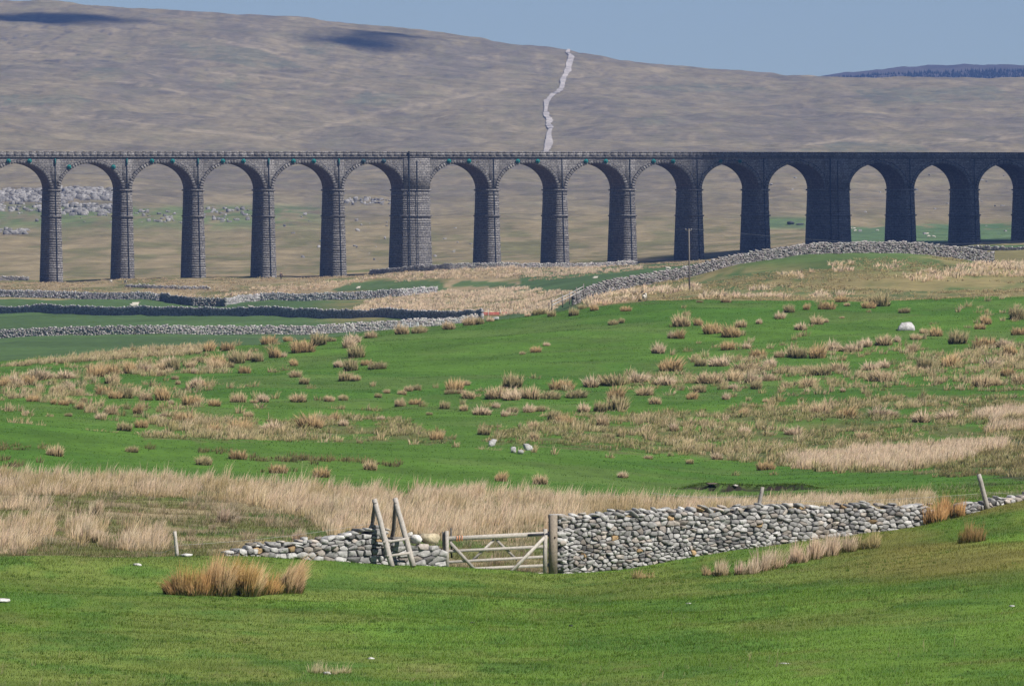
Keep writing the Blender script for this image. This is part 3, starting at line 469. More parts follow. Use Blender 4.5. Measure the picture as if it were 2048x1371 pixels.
def zone_of(x, y, wd):
    if y > 890: return 'rush tussock standing alone in the green hollow above the rush bed', 'tussocks in the green hollow'
    if x > 1300 and y < 685: return ('broad' if wd > 24 else 'little') + ' rush tussock on the smooth green rise left of or around the white boulder', ('broad' if wd > 24 else 'little') + ' tussocks on the upper right rise'
    if x > 1300 and y < 800: return ('wide' if wd > 34 else 'small') + ' straw rush tussock in the dense right-hand belt below the white boulder', ('wide' if wd > 34 else 'small') + ' tussocks in the dense right-hand belt'
    if x > 1300: return 'brown rush tussock in the rough grass on the lower right slope', 'tussocks on the lower right slope'
    if x > 900 and y < 735: return 'lone rush tussock on the smooth green crest in the middle', 'tussocks along the middle crest'
    if x > 900: return ('wide' if wd > 30 else 'small') + ' straw rush tussock in the row across the middle of the green slope', ('wide' if wd > 30 else 'small') + ' tussocks in the middle row'
    if y < 710 and x > 380: return 'rush tussock on the crest beside the pale field wall', 'tussocks on the crest beside the field wall'
    if x > 570 and y < 815: return ('round' if wd > 22 else 'tiny') + ' rush tussock scattered on the open green slope left of centre', ('round' if wd > 22 else 'tiny') + ' tussocks on the open slope'
    if y < 785: return ('bushy' if wd > 26 else 'slight') + ' rush tussock in the crowded belt on the far left slope', ('bushy' if wd > 26 else 'slight') + ' tussocks in the far left belt'
    if y < 825: return ('plump' if wd > 26 else 'thin') + ' rush tussock in the loose row on the left slope', ('plump' if wd > 26 else 'thin') + ' tussocks in the left slope row'
    return 'brown rush tussock at the foot of the left slope above the green mound', 'tussocks at the foot of the left slope'
def put_tussock(x, y, wd, label=None, group=None, kind=None, hs=1.):
    Y = hit(x, y, 386 if y < 985 else 200, 752, 700); s = wd*Y/F/.72; k = RNG.integers(0, 8) if kind is None else kind; pr = protos[k]
    o = pr if k not in used_proto else pr.copy()
    if k in used_proto: COL.objects.link(o)
    used_proto.add(k); g = gp(x, Y); o.location = tuple(g); o.rotation_euler = (0, 0, RNG.uniform(-.5, .5) + (math.pi if RNG.random() < .4 else 0)); o.scale = (s*RNG.choice([1, 1.1]), s, s*hs*min(1, 34/wd)*RNG.uniform(.85, 1.15))
    l, gr = zone_of(x, y, wd); tag(o, label or l, 'rush tussock', group or (gr if not label else None)); return o
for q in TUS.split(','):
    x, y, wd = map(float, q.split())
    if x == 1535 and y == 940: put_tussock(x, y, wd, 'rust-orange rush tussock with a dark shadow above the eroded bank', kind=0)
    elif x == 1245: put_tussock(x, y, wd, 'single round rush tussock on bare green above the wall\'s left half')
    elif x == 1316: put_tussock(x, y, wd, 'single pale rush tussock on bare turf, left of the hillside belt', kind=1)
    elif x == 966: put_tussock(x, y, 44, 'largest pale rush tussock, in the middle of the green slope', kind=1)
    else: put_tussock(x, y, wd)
def hillside_small():
    """the countless small tufts between the tussocks"""
    mb = MB(); xp, Y, z, yp, x = samp(40800, -520, 2570, 436, 748); n = fbm(x/6., Y/22., 86, 3); n2 = fbm(x/22., Y/60., 87, 3)
    belt = np.maximum(sstep(1300, 1450, xp)*np.exp(-((yp - 745)/40)**2), sstep(1900, 1960, xp)*np.exp(-((yp - 700)/60)**2)); belt = np.maximum(belt, sstep(900, 960, xp)*np.exp(-((yp - np.interp(xp, [900, 1300], [797, 765]))/12)**2)); belt = np.maximum(belt, sstep(520, 400, xp)*np.exp(-((yp - np.interp(xp, [0, 520], [765, 722]))/16)**2)); belt = np.maximum(belt, .55*sstep(600, 300, xp)*np.exp(-((yp - 800)/35)**2))
    belt = np.maximum(belt, .8*polys(xp, yp, ROUGH)); crest = (np.abs(yp - np.interp(xp, [0, 130, 260, 390], [742, 726, 709, 702])) < 7)*(xp < 400)*(Y > 690)
    k = (RNG.uniform(0, 1, len(x)) < belt*sstep(.40, .56, n)*.42 + .006 + crest*1.) & ~((xp > 560) & (xp < 1300) & (yp < 735)); xp, Y, z, yp, x = xp[k], Y[k], z[k], yp[k], x[k]; K = len(x)
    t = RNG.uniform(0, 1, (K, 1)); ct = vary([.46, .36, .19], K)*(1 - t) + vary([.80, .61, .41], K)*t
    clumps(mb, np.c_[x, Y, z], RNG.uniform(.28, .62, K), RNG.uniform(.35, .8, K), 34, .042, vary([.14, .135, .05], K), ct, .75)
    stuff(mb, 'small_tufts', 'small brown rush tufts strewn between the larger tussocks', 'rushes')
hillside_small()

# nearer clumps with their own shape
def big_clump(name, label, lst, Yref, blade=.017):
    """lst: (column, foot row, radius m, height m, blades, base colour, tip colour, wind)"""
    mb = MB(); o0 = None
    for x, y, r, h, nb, cb, ct, wd in lst:
        Y = Yref(x, y); g = gp(x, Y); o0 = g if o0 is None else o0
        K = 5; c3 = np.tile(g, (K, 1)) + np.c_[RNG.uniform(-.8, .8, K)*r, RNG.uniform(-1.0, .9, K)*r, np.zeros(K)]
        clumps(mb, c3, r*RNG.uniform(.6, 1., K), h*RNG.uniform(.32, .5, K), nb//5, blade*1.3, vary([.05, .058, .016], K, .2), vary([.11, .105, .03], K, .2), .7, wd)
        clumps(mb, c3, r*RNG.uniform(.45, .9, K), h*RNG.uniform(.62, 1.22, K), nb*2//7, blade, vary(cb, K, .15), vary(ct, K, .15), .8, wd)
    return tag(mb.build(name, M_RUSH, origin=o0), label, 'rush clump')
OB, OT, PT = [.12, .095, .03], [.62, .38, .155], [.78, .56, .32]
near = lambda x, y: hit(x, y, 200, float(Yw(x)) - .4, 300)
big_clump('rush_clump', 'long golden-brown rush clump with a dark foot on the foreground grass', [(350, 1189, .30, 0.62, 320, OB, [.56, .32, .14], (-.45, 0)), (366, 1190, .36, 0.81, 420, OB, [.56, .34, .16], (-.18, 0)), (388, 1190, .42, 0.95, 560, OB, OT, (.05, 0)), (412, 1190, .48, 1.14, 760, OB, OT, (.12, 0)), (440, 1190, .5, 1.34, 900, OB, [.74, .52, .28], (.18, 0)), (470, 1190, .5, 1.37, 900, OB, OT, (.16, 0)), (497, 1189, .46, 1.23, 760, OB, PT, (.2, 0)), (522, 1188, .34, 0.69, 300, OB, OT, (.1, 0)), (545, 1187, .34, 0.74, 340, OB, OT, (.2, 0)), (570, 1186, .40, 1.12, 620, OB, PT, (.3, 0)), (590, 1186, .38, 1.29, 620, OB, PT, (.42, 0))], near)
big_clump('rush_clump', 'wispy pale rush clump trailing along the foot of the right wall, near the gate', [(1425, 1150, .3, .42, 200, [.24, .17, .08], [.56, .42, .26], (-.1, 0)), (1455, 1150, .4, .6, 320, [.2, .15, .06], STRAW, (.1, 0)), (1490, 1148, .42, .62, 320, [.25, .18, .09], STRAW, (.1, 0)), (1525, 1142, .45, .8, 380, [.28, .2, .1], STRAW, (.1, 0)), (1545, 1138, .4, .78, 300, [.28, .2, .1], STRAW, (.15, 0))], near)
big_clump('rush_clump', 'straw rush clump sloping up the bank under the right wall', [(1590, 1125, .38, .65, 300, [.28, .2, .1], STRAW, (.05, 0)), (1615, 1120, .45, .9, 420, [.28, .2, .1], STRAW, (.1, 0)), (1645, 1113, .45, .9, 420, [.28, .2, .1], STRAW, (.1, 0)), (1675, 1107, .45, .72, 380, [.2, .16, .06], STRAW, (.1, 0)), (1705, 1102, .42, .68, 320, [.2, .16, .06], STRAW, (.1, 0)), (1735, 1096, .4, .66, 280, [.16, .14, .05], [.52, .39, .22], (.15, 0))], near)
big_clump('rush_clump', 'orange rush clump filling the gap in the wall below the leaning post', [(1872, 1044, .36, .8, 420, [.34, .2, .07], [.62, .40, .2], (.05, 0)), (1890, 1042, .4, .95, 520, [.34, .2, .07], [.58, .36, .17], (.05, 0)), (1908, 1038, .36, .85, 420, [.3, .17, .06], [.58, .36, .17], (.05, 0))], lambda x, y: float(Yw(x)) - .25)
big_clump('rush_clump', 'dark rush clump on the olive bank at the right', [(1938, 1086, .3, .6, 200, [.07, .07, .02], [.32, .2, .08], (.05, 0)), (1955, 1082, .34, .72, 260, [.08, .07, .025], [.42, .27, .12], (.1, 0)), (1944, 1080, .2, .4, 90, [.07, .08, .02], [.2, .17, .06], (-.1, 0))], near)
big_clump('rush_clump', 'small tawny rush tuft on the grass right of the wall end', [(1285, 1156, .3, .34, 160, [.2, .17, .06], [.5, .37, .2], (.1, 0))], near)
big_clump('rush_clump', 'sparse dry grass stems at the bottom of the foreground', [(640, 1345, .25, .5, 60, [.3, .27, .12], [.6, .5, .33], (.1, 0)), (675, 1345, .3, .4, 60, [.3, .27, .12], [.6, .5, .33], (.1, 0)), (660, 1348, .25, .3, 50, [.3, .27, .12], [.6, .5, .33], (.0, 0))], near, .014)
bog_y = lambda x, y: hit(x, y, float(Yw(x)) + 1.2, 386, 300)
for x, y, r, h, lab in [(462, 1045, .42, .85, 'domed straw clump with a dark foot alone on the boggy ground'), (185, 1085, .4, .85, 'wispy pale clump on the bog, second from the left edge'), (160, 1062, .35, .7, 'pale clump behind the wispy clump on the left bog'), (190, 1030, .25, .7, 'narrow plume of pale grass on the left bog'), (262, 1098, .35, .7, 'pale grass clump left of the short wooden post'), (600, 1082, .3, .55, 'pale grass clump rising behind the low wall left of the stile'), (655, 1040, .4, .95, 'tall straw clump where the rush bed meets the bog')]:
    big_clump('rush_clump', lab, [(x, y, r, h, 420, [.22, .17, .07] if 'dark' not in lab else [.09, .08, .03], STRAW*.95, (.15, 0))], bog_y, .018)

# ------------------------------------------------------------------ the viaduct
def viaduct():
    Y0 = 1930.; s0 = -75.; n = 900; ss = np.linspace(s0, 330., n); al = np.radians(13 + 9*ss/217.)
    X = np.r_[0, np.cumsum((np.cos(al[1:]) + np.cos(al[:-1]))/2*np.diff(ss))]; Yc = np.r_[0, np.cumsum((np.sin(al[1:]) + np.sin(al[:-1]))/2*np.diff(ss))]
    X += (121 - 1024)/F*Y0 - np.interp(0, ss, X); Yc += Y0 - np.interp(0, ss, Yc)
    def at(s, d, z):                                        # s along, d towards the valley (front face plane = 0), z height
        s = np.asarray(s, float); a = np.radians(13 + 9*s/217.); return np.stack(np.broadcast_arrays(np.interp(s, ss, X) + np.sin(a)*d, np.interp(s, ss, Yc) - np.cos(a)*d, z), -1)
    ZT = lambda s: 22.98 + .0008*np.asarray(s, float)
    Pp, ex, wp, W = 16.15, 3.75, 2.3, 10.6
    # pier right edges; index 5 and 11 (and -1, 17) are the thick king piers
    r = {0: 0.}
    for i in range(1, 19): r[i] = r[i - 1] + Pp + (ex if i in (5, 11, 17) else 0)
    for i in range(0, -4, -1): r[i - 1] = r[i] - Pp - (ex if i in (5, 11, 17, -1) else 0)
    king = {5, 11, 17, -1}; ids = sorted(r); wd = {i: wp + (ex if i in king else 0) for i in ids}
    root = empty('viaduct', tuple(at(100, -W/2, 0.))); tag(root, 'long grey stone railway viaduct of tall round arches crossing the valley', 'viaduct', None, 'thing'); C0 = np.array(root.location)
    def part(mb, name, parent=root, mat=M_MASON):
        for i, v in enumerate(mb.v): mb.v[i] = v - C0
        o = mb.build(name, mat, parent); return o
    white = np.array([1., 1., 1.])
    def sbox(mb, s_a, s_b, d_a, d_b, z_a, z_b, col=white, jit=0.):
        """block aligned to the curve; the uv runs in metres"""
        j = lambda: RNG.uniform(-jit, jit) if jit else 0.
        q = [(s_a + j(), d_b), (s_b + j(), d_b), (s_b + j(), d_a + 0), (s_a + j(), d_a)]; V = []; U = []
        for z in (z_a, z_b):
            for s, d in q: V.append(at(s, d, z)); U.append((s + d, z))
        mb.add(V, BOXF, col, U)
    def loft(mb, prof, closed=False, step=2., sa=ids and -70., sb=325., col=white):
        """extrude a (d,z) profile along the viaduct"""
        S = np.arange(sa, sb + .01, step); m = len(prof); V = []; U = []
        for s in S:
            for d, z in prof: V.append(at(s, d, ZT(s) + z)); U.append((s, float(ZT(s)) + z + d))
        nn = m if closed else m - 1; f = np.array([[i*m + k, (i + 1)*m + k, (i + 1)*m + (k + 1) % m, i*m + (k + 1) % m] for i in range(len(S) - 1) for k in range(nn)]); mb.add(V, f, col, U)
    spr = -8.45; a_, b_ = (Pp - wp)/2, 5.85; crn = -1.42
    for i in ids:                                           # piers, course by course, battered
        sr, sl_ = r[i], r[i] - wd[i]; mb = MB(); g = float(G(1024 + F*at(sl_, 0, 0)[0]/at(sl_, 0, 0)[1], at(sl_, 0, 0)[1])[0]) - 1.2; z = float(ZT(sr)) + spr; zt = z
        while z > g:
            h = RNG.uniform(.42, .62); q = (zt - z)/21.; b = .42*q + RNG.uniform(-.006, .006); dd = 1.15*q + RNG.uniform(-.004, .004); v = RNG.uniform(.92, 1.08)
            sbox(mb, sl_ - b - RNG.uniform(-.005, .005), sr + b + RNG.uniform(-.03, .05), -W - dd, dd, z - h, z, white*v); z -= h
        p = part(mb, 'pier')
        mb = MB(); z = zt
        sbox(mb, sl_ - .26, sr + .26, -W - .26, .26, z - .32, z + .02, white*1.05); sbox(mb, sl_ - .12, sr + .12, -W - .12, .12, z - 1.25, z - 1.0, white*1.1)
        for q in (.33,): zz = z - 5.9; sbox(mb, sl_ - .32, sr + .32, -W - .4, .62, zz - .2, zz + .1, white*1.0)
        part(mb, 'impost_band', p)
        mb = MB(); sbox(mb, sl_, sr, -W, 0 if i not in king else .28, z + .02, ZT(sr) + crn, white)
        part(mb, 'pier_head', p)
        for k, sp in enumerate(([sr - wd[i]*.52] if i not in king else [sl_ + 1.15, sl_ + 3.0])):   # rainwater pipes
            mb = MB(); top = float(ZT(sr)) + crn - (.05 if k == 0 else .6); zz = np.linspace(top, g + .8, 8); rr = .15 if (i in king and k == 0) else .095
            tube(mb, [at(sp + (.25*(top - q)/21 if i not in king else 0), .14 + (.28 if i in king else 0) + max(0, (zt - q)/21*1.15), q) for q in zz], rr, (.012, .018, .026), 6); dp = part(mb, 'drainpipe', p, M_METAL)
            if i in (0, 1, 2, 3, 4): mb = MB(); sbox(mb, sp - .14, sp + .14, .03, .36, top - 1.5, top - .1, (.01, .085, .085)); part(mb, 'hopper', dp, M_METAL)
        if i in king and i in (5,): mb = MB(); sbox(mb, sl_ + 1.0, sl_ + 1.22, .1, .62, ZT(sr) + crn, ZT(sr) + .1, (.012, .016, .022)); part(mb, 'vent_pipe', p, M_METAL)
    for i in ids[:-1]:                                      # arches
        sa, sb = r[i], r[i + 1] - wd[i + 1]; c = (sa + sb)/2; a = (sb - sa)/2; th = np.linspace(math.pi, 0, 41); S = c + a*np.cos(th); zi = ZT(c) + spr + b_*np.sin(th); zt = ZT(c) + crn
        mb = MB(); m = len(S)
        for d in (0., -W):
            V = np.concatenate([at(S, d, zi), at(S, d, np.full(m, zt))]); U = np.r_[np.c_[S, zi], np.c_[S, np.full(m, zt)]]; f = np.array([[k, k + 1, m + k + 1, m + k] for k in range(m - 1)]); mb.add(V, f if d == 0 else f[:, ::-1], white, U)
        L = np.r_[0, np.cumsum(np.hypot(np.diff(S), np.diff(zi)))]; V = np.concatenate([at(S, 0., zi), at(S, -W, zi)]); mb.add(V, np.array([[k, m + k, m + k + 1, k + 1] for k in range(m - 1)]), white*np.array([.95, .80, .74]), np.r_[np.c_[L*0, L], np.c_[L*0 + W, L]])
        ar = part(mb, 'arch')
        mb = MB(); nv = 34; tv = np.linspace(math.pi - .03, .03, nv + 1)          # voussoirs
        for k in range(nv):
            t0, t1 = tv[k], tv[k + 1] + .012; V = []; dep = RNG.uniform(.01, .035); ro = RNG.uniform(.7, 1.05)
            for d in (-.05, dep):
                for t, e in ((t0, 0), (t1, 0), (t1, ro), (t0, ro)):
                    nx, nz = math.cos(t)/a, math.sin(t)/b_; q = math.hypot(nx, nz); V.append(at(c + a*math.cos(t) + nx/q*e, d, ZT(c) + spr + b_*math.sin(t) + nz/q*e))
            V = np.array(V); cc = RNG.uniform(.66, .98); mb.add(V, BOXF, white*cc, np.c_[np.full(8, k*1.05 + .5) + np.array([-.3, .3, .3, -.3]*2), np.full(8, .23) + np.array([-.1, -.1, .1, .1]*2)])
        part(mb, 'voussoir_ring', ar)
        if -1 <= i <= 9:                                    # round iron tie plates each side of the crown
            for q in ((-2.45, 2.25) if i != 0 else (-5.0, 5.0)):
                mb = MB(); zc_ = ZT(c) - 2.12 - (1.3 if i == 0 else 0); e = np.linspace(0, 2*np.pi, 12, endpoint=False); rr = .5 if i < 9 else .42; V = [at(c + q + rr*math.cos(t), d, zc_ + rr*math.sin(t)) for d in (.1, .24) for t in e]
                mb.add(V, np.array([[k, (k + 1) % 12, 12 + (k + 1) % 12, 12 + k] for k in range(12)]), (.006, .115, .11) if i != 4 else (.02, .05, .06)); mb.fn.append([mb.n - 12 + k for k in range(12)])
                tp = part(mb, 'tie_plate', ar, M_METAL)
                mb = MB(); sbox(mb, c + q - .12, c + q + .12, .2, .36, zc_ - .12, zc_ + .12, (.01, .02, .025)); part(mb, 'bolt', tp, M_METAL)
    for d0, sg in ((0., 1), (-W, -1)):
        mb = MB(); loft(mb, [(d0, crn), (d0 + .34*sg, crn + .12), (d0 + .38*sg, crn + .34), (d0, crn + .36), (d0 - .2*sg, crn + .36)][::sg], col=white*.8); part(mb, 'cornice')
        mb = MB(); S = np.arange(-70, 325, 1.7)
        for s in S:
            h = RNG.uniform(-.02, .02); v = RNG.uniform(.88, 1.1); e0, e1 = (d0 - .5, d0 + .02) if sg == 1 else (d0 - .02, d0 + .5); sbox(mb, s, s + 1.69, e0, e1, ZT(s) + crn + .36, ZT(s) - .22 + h, white*v); sbox(mb, s, s + 1.67, e0 - .06, e1 + .06, ZT(s) - .22 + h*.5, ZT(s) + h*.5, white*(.9 + .1*v))
        part(mb, 'parapet')
    mb = MB(); loft(mb, [(-.5, crn + .3), (-W + .5, crn + .3)]); part(mb, 'deck')
viaduct()

# ------------------------------------------------------------------ drystone walls in the distance
def far_wall(label, pts, h=1.45, col=(.30, .285, .275), thick=.55, step=.36, rows=6, group='distant drystone walls', gaps=(), rough=1.):
    """pts: (column, distance) along the wall; every stone a small jittered block"""
    W3 = np.array([((x - 1024)/F*Y, Y) for x, Y in pts]); L = np.r_[0, np.cumsum(np.hypot(*np.diff(W3, axis=0).T))]; tot = L[-1]
    root = empty('drystone_wall', tuple(gp(*pts[0]))); tag(root, label, 'wall', group, 'thing'); O = np.array(root.location)
    def at(u): return np.interp(u, L, W3[:, 0]), np.interp(u, L, W3[:, 1])
    def block(us, lens, z0, z1, dpt, cc, mb, tilt):
        n = len(us); x, Y = at(us); x2, Y2 = at(np.minimum(us + lens, tot)); tx, ty = x2 - x, Y2 - Y; q = np.hypot(tx, ty) + 1e-6; nx, ny = ty/q, -tx/q
        g = G(1024 + F*(x + tx/2)/(Y + ty/2), Y + ty/2); V = np.empty((n, 8, 3))
        for k, (e, sd, zz) in enumerate([(0, 1, 0), (1, 1, 0), (1, -1, 0), (0, -1, 0), (0, 1, 1), (1, 1, 1), (1, -1, 1), (0, -1, 1)]):
            jj = RNG.uniform(-.05, .05, (n, 3))*rough; o = (thick/2 - .10*(z0 + z1)/2/h)*sd + sd*dpt
            V[:, k, 0] = x + tx*(e*.94 + .03) + nx*o + jj[:, 0]; V[:, k, 1] = Y + ty*(e*.94 + .03) + ny*o + jj[:, 1]; V[:, k, 2] = g + (z1 - .03 if zz else z0) + (e - .5)*tilt + jj[:, 2]*.6
        mb.add(V.reshape(-1, 3) - O, (BOXF + (np.arange(n)*8)[:, None, None]).reshape(-1, 4), np.repeat(cc, 8, 0))
    mb = MB(); zz = np.linspace(-.5, h - .2, rows + 2)
    for a, b in zip(zz[:-1], zz[1:]):
        lens = RNG.uniform(.6, 1.6, int(tot/step) + 2)*step; us = np.cumsum(lens) - lens; k = us < tot - .05
        for g0, g1 in gaps: k &= ~((us > g0*tot) & (us < g1*tot))
        us, lens = us[k], lens[k]; n = len(us); block(us, lens, a + RNG.uniform(-.03, .03, n), b + RNG.uniform(-.03, .05, n), RNG.uniform(-.07, .07, n)*rough, vary(col, n, .42, .05), mb, RNG.uniform(-.06, .06, n))
    mb.build('stone_body', M_FARSTONE, root)
    mb = MB(); lens = RNG.uniform(.3, .6, int(tot/.38) + 2); us = np.cumsum(lens) - lens; k = us < tot - .05
    for g0, g1 in gaps: k &= ~((us > g0*tot) & (us < g1*tot))
    us, lens = us[k], lens[k]; n = len(us); block(us, lens, np.full(n, h - .22), h + RNG.uniform(-.08, .16, n), np.full(n, -.06), vary(np.array(col)*1.15, n, .3, .04), mb, RNG.uniform(-.12, .12, n)); mb.build('coping', M_FARSTONE, root)
    return root
GR = (.26, .245, .235); DK = (.27, .26, .26)
far_wall('pale drystone wall between the two lowest green fields, lit by the sun', [(-260, 1352), (0, 1344), (300, 1337), (600, 1339), (800, 1344), (955, 1352)], 1.35, GR)
yb = lambda x: float(np.interp(x, [-300, 0, 500, 700, 940], [1740, 1650, 1530, 1480, 1420]))
far_wall('long dark shaded drystone wall across the green field, second from the viaduct', [(x, yb(x) - 4) for x in (-260, 0, 250, 500, 700, 830, 965)], 1.6, DK)
far_wall('dark drystone wall before the viaduct piers, left of the broken kink', [(-260, 1800), (0, 1775), (160, 1768), (322, 1758)], 1.5, DK)
far_wall('tumbled kinked drystone wall dipping into the hollow', [(322, 1757), (340, 1742), (385, 1722), (440, 1718), (452, 1716)], 1.7, (.22, .21, .20), rough=1.8)
far_wall('shaded drystone wall right of the broken kink, with rushes above it', [(453, 1735), (480, 1748), (520, 1750), (620, 1744), (700, 1740), (800, 1736), (875, 1740)], 1.5, (.30, .29, .285))
far_wall('low pale drystone wall running in front of the middle piers', [(740, 1893), (780, 1878), (850, 1868), (900, 1862), (1000, 1860), (1150, 1862), (1270, 1868)], 1.2, GR)
far_wall('ruined low drystone wall at the foot of the left piers', [(250, 1838), (330, 1832), (415, 1830)], .7, GR, rough=2.)
far_wall('pale drystone wall curving over the grassy knoll at the right', [(1146, 1098), (1165, 1100), (1180, 1101), (1220, 1102), (1300, 1105), (1378, 1108), (1450, 1110), (1500, 1112), (1600, 1116), (1750, 1121), (1850, 1124), (1920, 1126), (1988, 1128)], 1.5, (.195, .183, .178), step=.23, rows=8, rough=1.2)
far_wall('short pale wall beyond the knoll at the right edge', [(1880, 1520), (1960, 1510), (2060, 1500), (2300, 1490)], .75, GR)
far_wall('grey stones of a low wall behind the leftmost pier', [(-260, 2010), (0, 2000), (58, 1998)], 1.0, GR, rough=2.)

# ------------------------------------------------------------------ the near wall, stone by stone
def clip(poly, px, py, nx, ny):
    out = []; m = len(poly)
    for i in range(m):
        a, b = poly[i], poly[(i + 1) % m]; da = (a[0] - px)*nx + (a[1] - py)*ny; db = (b[0] - px)*nx + (b[1] - py)*ny
        if da <= 0: out.append(a)
        if da*db < 0: t = da/(da - db); out.append((a[0] + t*(b[0] - a[0]), a[1] + t*(b[1] - a[1])))
    return out
ICO = None
def rock(mb, c, size, rot, col, sq=.55, rough=.12, seed=0):
    global ICO
    if ICO is None:
        import bmesh; bm = bmesh.new(); bmesh.ops.create_icosphere(bm, subdivisions=2, radius=1); ICO = (np.array([v.co[:] for v in bm.verts]), np.array([[v.index for v in f.verts] for f in bm.faces])); bm.free()
    v = np.sign(ICO[0])*np.abs(ICO[0])**sq; v = v/np.max(np.abs(v)); q = RNG.uniform(-1, 1, (5, 3))
    for d in q: d = d/np.linalg.norm(d); k = v @ d; v = v - np.where(k > .72, k - .72, 0)[:, None]*d*.9   # chop facets
    v = v*(1 + RNG.uniform(-rough, rough, (len(v), 1))*.5)
    mb.add((v*np.asarray(size)/2) @ np.asarray(rot).T + np.asarray(c), ICO[1], np.asarray(col)*RNG.uniform(.9, 1.1, (len(v), 1)))
def stone_col():
    r = RNG.random(); v = RNG.uniform(.6, 1.3)
    return np.array([.30, .292, .285])*v if r < .72 else np.array([.27, .24, .215])*v if r < .91 else np.array([.26, .18, .10])*v if r < .925 else np.array([.14, .136, .135])*v
def near_wall(label, x0, x1, base, top, end_left=False, cope=True, big=1.):
    """base/top: (column, row) lines of the wall face in the photograph"""
    xs = np.linspace(x0, x1, 60); Ya = Yw(xs); X3 = (xs - 1024)/F*Ya; L = np.r_[0, np.cumsum(np.hypot(np.diff(X3), np.diff(Ya)))]
    zb = CZ - (np.interp(xs, *zip(*base)) - HOR)*Ya/F; zt = CZ - (np.interp(xs, *zip(*top)) - HOR)*Ya/F; tot = L[-1]
    tx, ty = X3[-1] - X3[0], Ya[-1] - Ya[0]; q = math.hypot(tx, ty); T = np.array([tx/q, ty/q, 0]); Nn = np.array([ty/q, -tx/q, 0]); TH = .62
    root = empty('drystone_wall', (X3[0], Ya[0], zb[0])); tag(root, label, 'wall', None, 'thing'); O = np.array(root.location)
    at = lambda u, d, z: np.array([np.interp(u, L, X3), np.interp(u, L, Ya), z]) + Nn*d
    zB = lambda u: float(np.interp(u, L, zb)); zT_ = lambda u: float(np.interp(u, L, zt))
    core = MB(); us = np.linspace(.05, tot - .05, 50); V = []
    for u in us:
        b, t = zB(u) - .5, zT_(u) - .16; V += [at(u, -.10, b), at(u, -.16, t), at(u, -TH + .1, t), at(u, -TH, b)]
    m = 4; core.add(np.array(V) - O, np.array([[i*m + k, (i + 1)*m + k, (i + 1)*m + (k + 1) % m, i*m + (k + 1) % m] for i in range(len(us) - 1) for k in range(m)]), (.07, .065, .06)); core.fn += [[0, 1, 2, 3], [core.n - 1, core.n - 2, core.n - 3, core.n - 4]]; core.build('wall_core', M_STONE, root)
    seeds = []; v = min(zB(u) for u in us) - .6; vmax = max(zT_(u) for u in us) + .4
    while v < vmax:
        rh = RNG.uniform(.085, .19)*big; u = -RNG.uniform(.2, .6)
        while u < tot + .5: ln = RNG.uniform(.12, .42)*big*(1.35 if rh > .19 else 1); seeds.append((u + ln/2, v + RNG.uniform(-.055, .055))); u += ln
        v += rh*.92
    S = np.array(seeds); mb = MB(); SX = .62
    for i, (u, v) in enumerate(S):
        if not (0.02 < u < tot - .02) or v < zB(u) - .12 or v > zT_(u) - (.08 if cope else .0): continue
        d2 = ((S[:, 0] - u)*SX)**2 + (S[:, 1] - v)**2; nb = np.argsort(d2)[1:15]; poly = [(u - .6, v - .4), (u + .6, v - .4), (u + .6, v + .4), (u - .6, v + .4)]
        for j in nb:
            mx, my = (S[j] + S[i])/2; nx, ny = (S[j, 0] - u)*SX*SX, S[j, 1] - v; poly = clip(poly, mx, my, nx, ny)
            if len(poly) < 3: break
        if len(poly) < 3: continue
        p = np.array(poly); p[:, 0] = np.clip(p[:, 0], 0, tot); c = p.mean(0); gap = RNG.uniform(.008, .030); e = p - c; dl_ = np.linalg.norm(e, axis=1)[:, None]; p = c + e*np.clip(1 - gap/dl_, .3, 1)
        fq = RNG.uniform(.04, .13)
        p = np.concatenate([((1 - fq)*p + fq*np.roll(p, -1, 0))[:, None], (fq*p + (1 - fq)*np.roll(p, -1, 0))[:, None]], 1).reshape(-1, 2)
        p = p + RNG.normal(0, .004, p.shape); m = len(p); h = RNG.uniform(.02, .12); tlt = RNG.normal(0, .22, 2); bt = -.045*(c[1] - zB(u)); V = []
        for sc_, d in ((.96, -.16), (1., -.02), (.99, h*.8), (.91, h)):
            qq = c + (p - c)*sc_; dd = d + (tlt[0]*(qq[:, 0] - c[0]) + tlt[1]*(qq[:, 1] - c[1]))*(d > 0) + RNG.normal(0, .005, m) + bt
            V += [at(a, b_, z) for (a, z), b_ in zip(qq, dd)]
        V.append(at(c[0], h*RNG.uniform(.95, 1.12) + bt, c[1])); col = stone_col()
        fs = np.array([[r_*m + k, r_*m + (k + 1) % m, (r_ + 1)*m + (k + 1) % m, (r_ + 1)*m + k] for r_ in range(3) for k in range(m)]); f3 = np.array([[3*m + k, 3*m + (k + 1) % m, 4*m] for k in range(m)])
        mb.add(np.array(V) - O, [fs, f3], col*RNG.uniform(.92, 1.08, (len(V), 1)))
    mb.build('face_stones', M_STONE, root)
    if cope:
        mb = MB(); u = .08
        while u < tot - .1:
            ln = RNG.uniform(.2, .46); hh = RNG.uniform(.11, .22); a = RNG.normal(-.12, .2); R2 = np.c_[T*math.cos(a) + np.array([0, 0, 1])*math.sin(a), Nn, -T*math.sin(a) + np.array([0, 0, 1])*math.cos(a)]
            zt_ = zT_(u + ln/2) - .04 + RNG.normal(0, .025); rock(mb, at(u + ln/2, -.26 + RNG.uniform(-.05, .05), zt_) - O, (ln*1.08, RNG.uniform(.42, .62), hh), R2, stone_col()*1.1, .5); u += ln*.93
            if RNG.random() < .3: rock(mb, at(u, -.2, zt_ + .1) - O, (RNG.uniform(.18, .4), .3, RNG.uniform(.08, .14)), R2, stone_col()*1.1, .5)
        mb.build('coping', M_STONE, root)
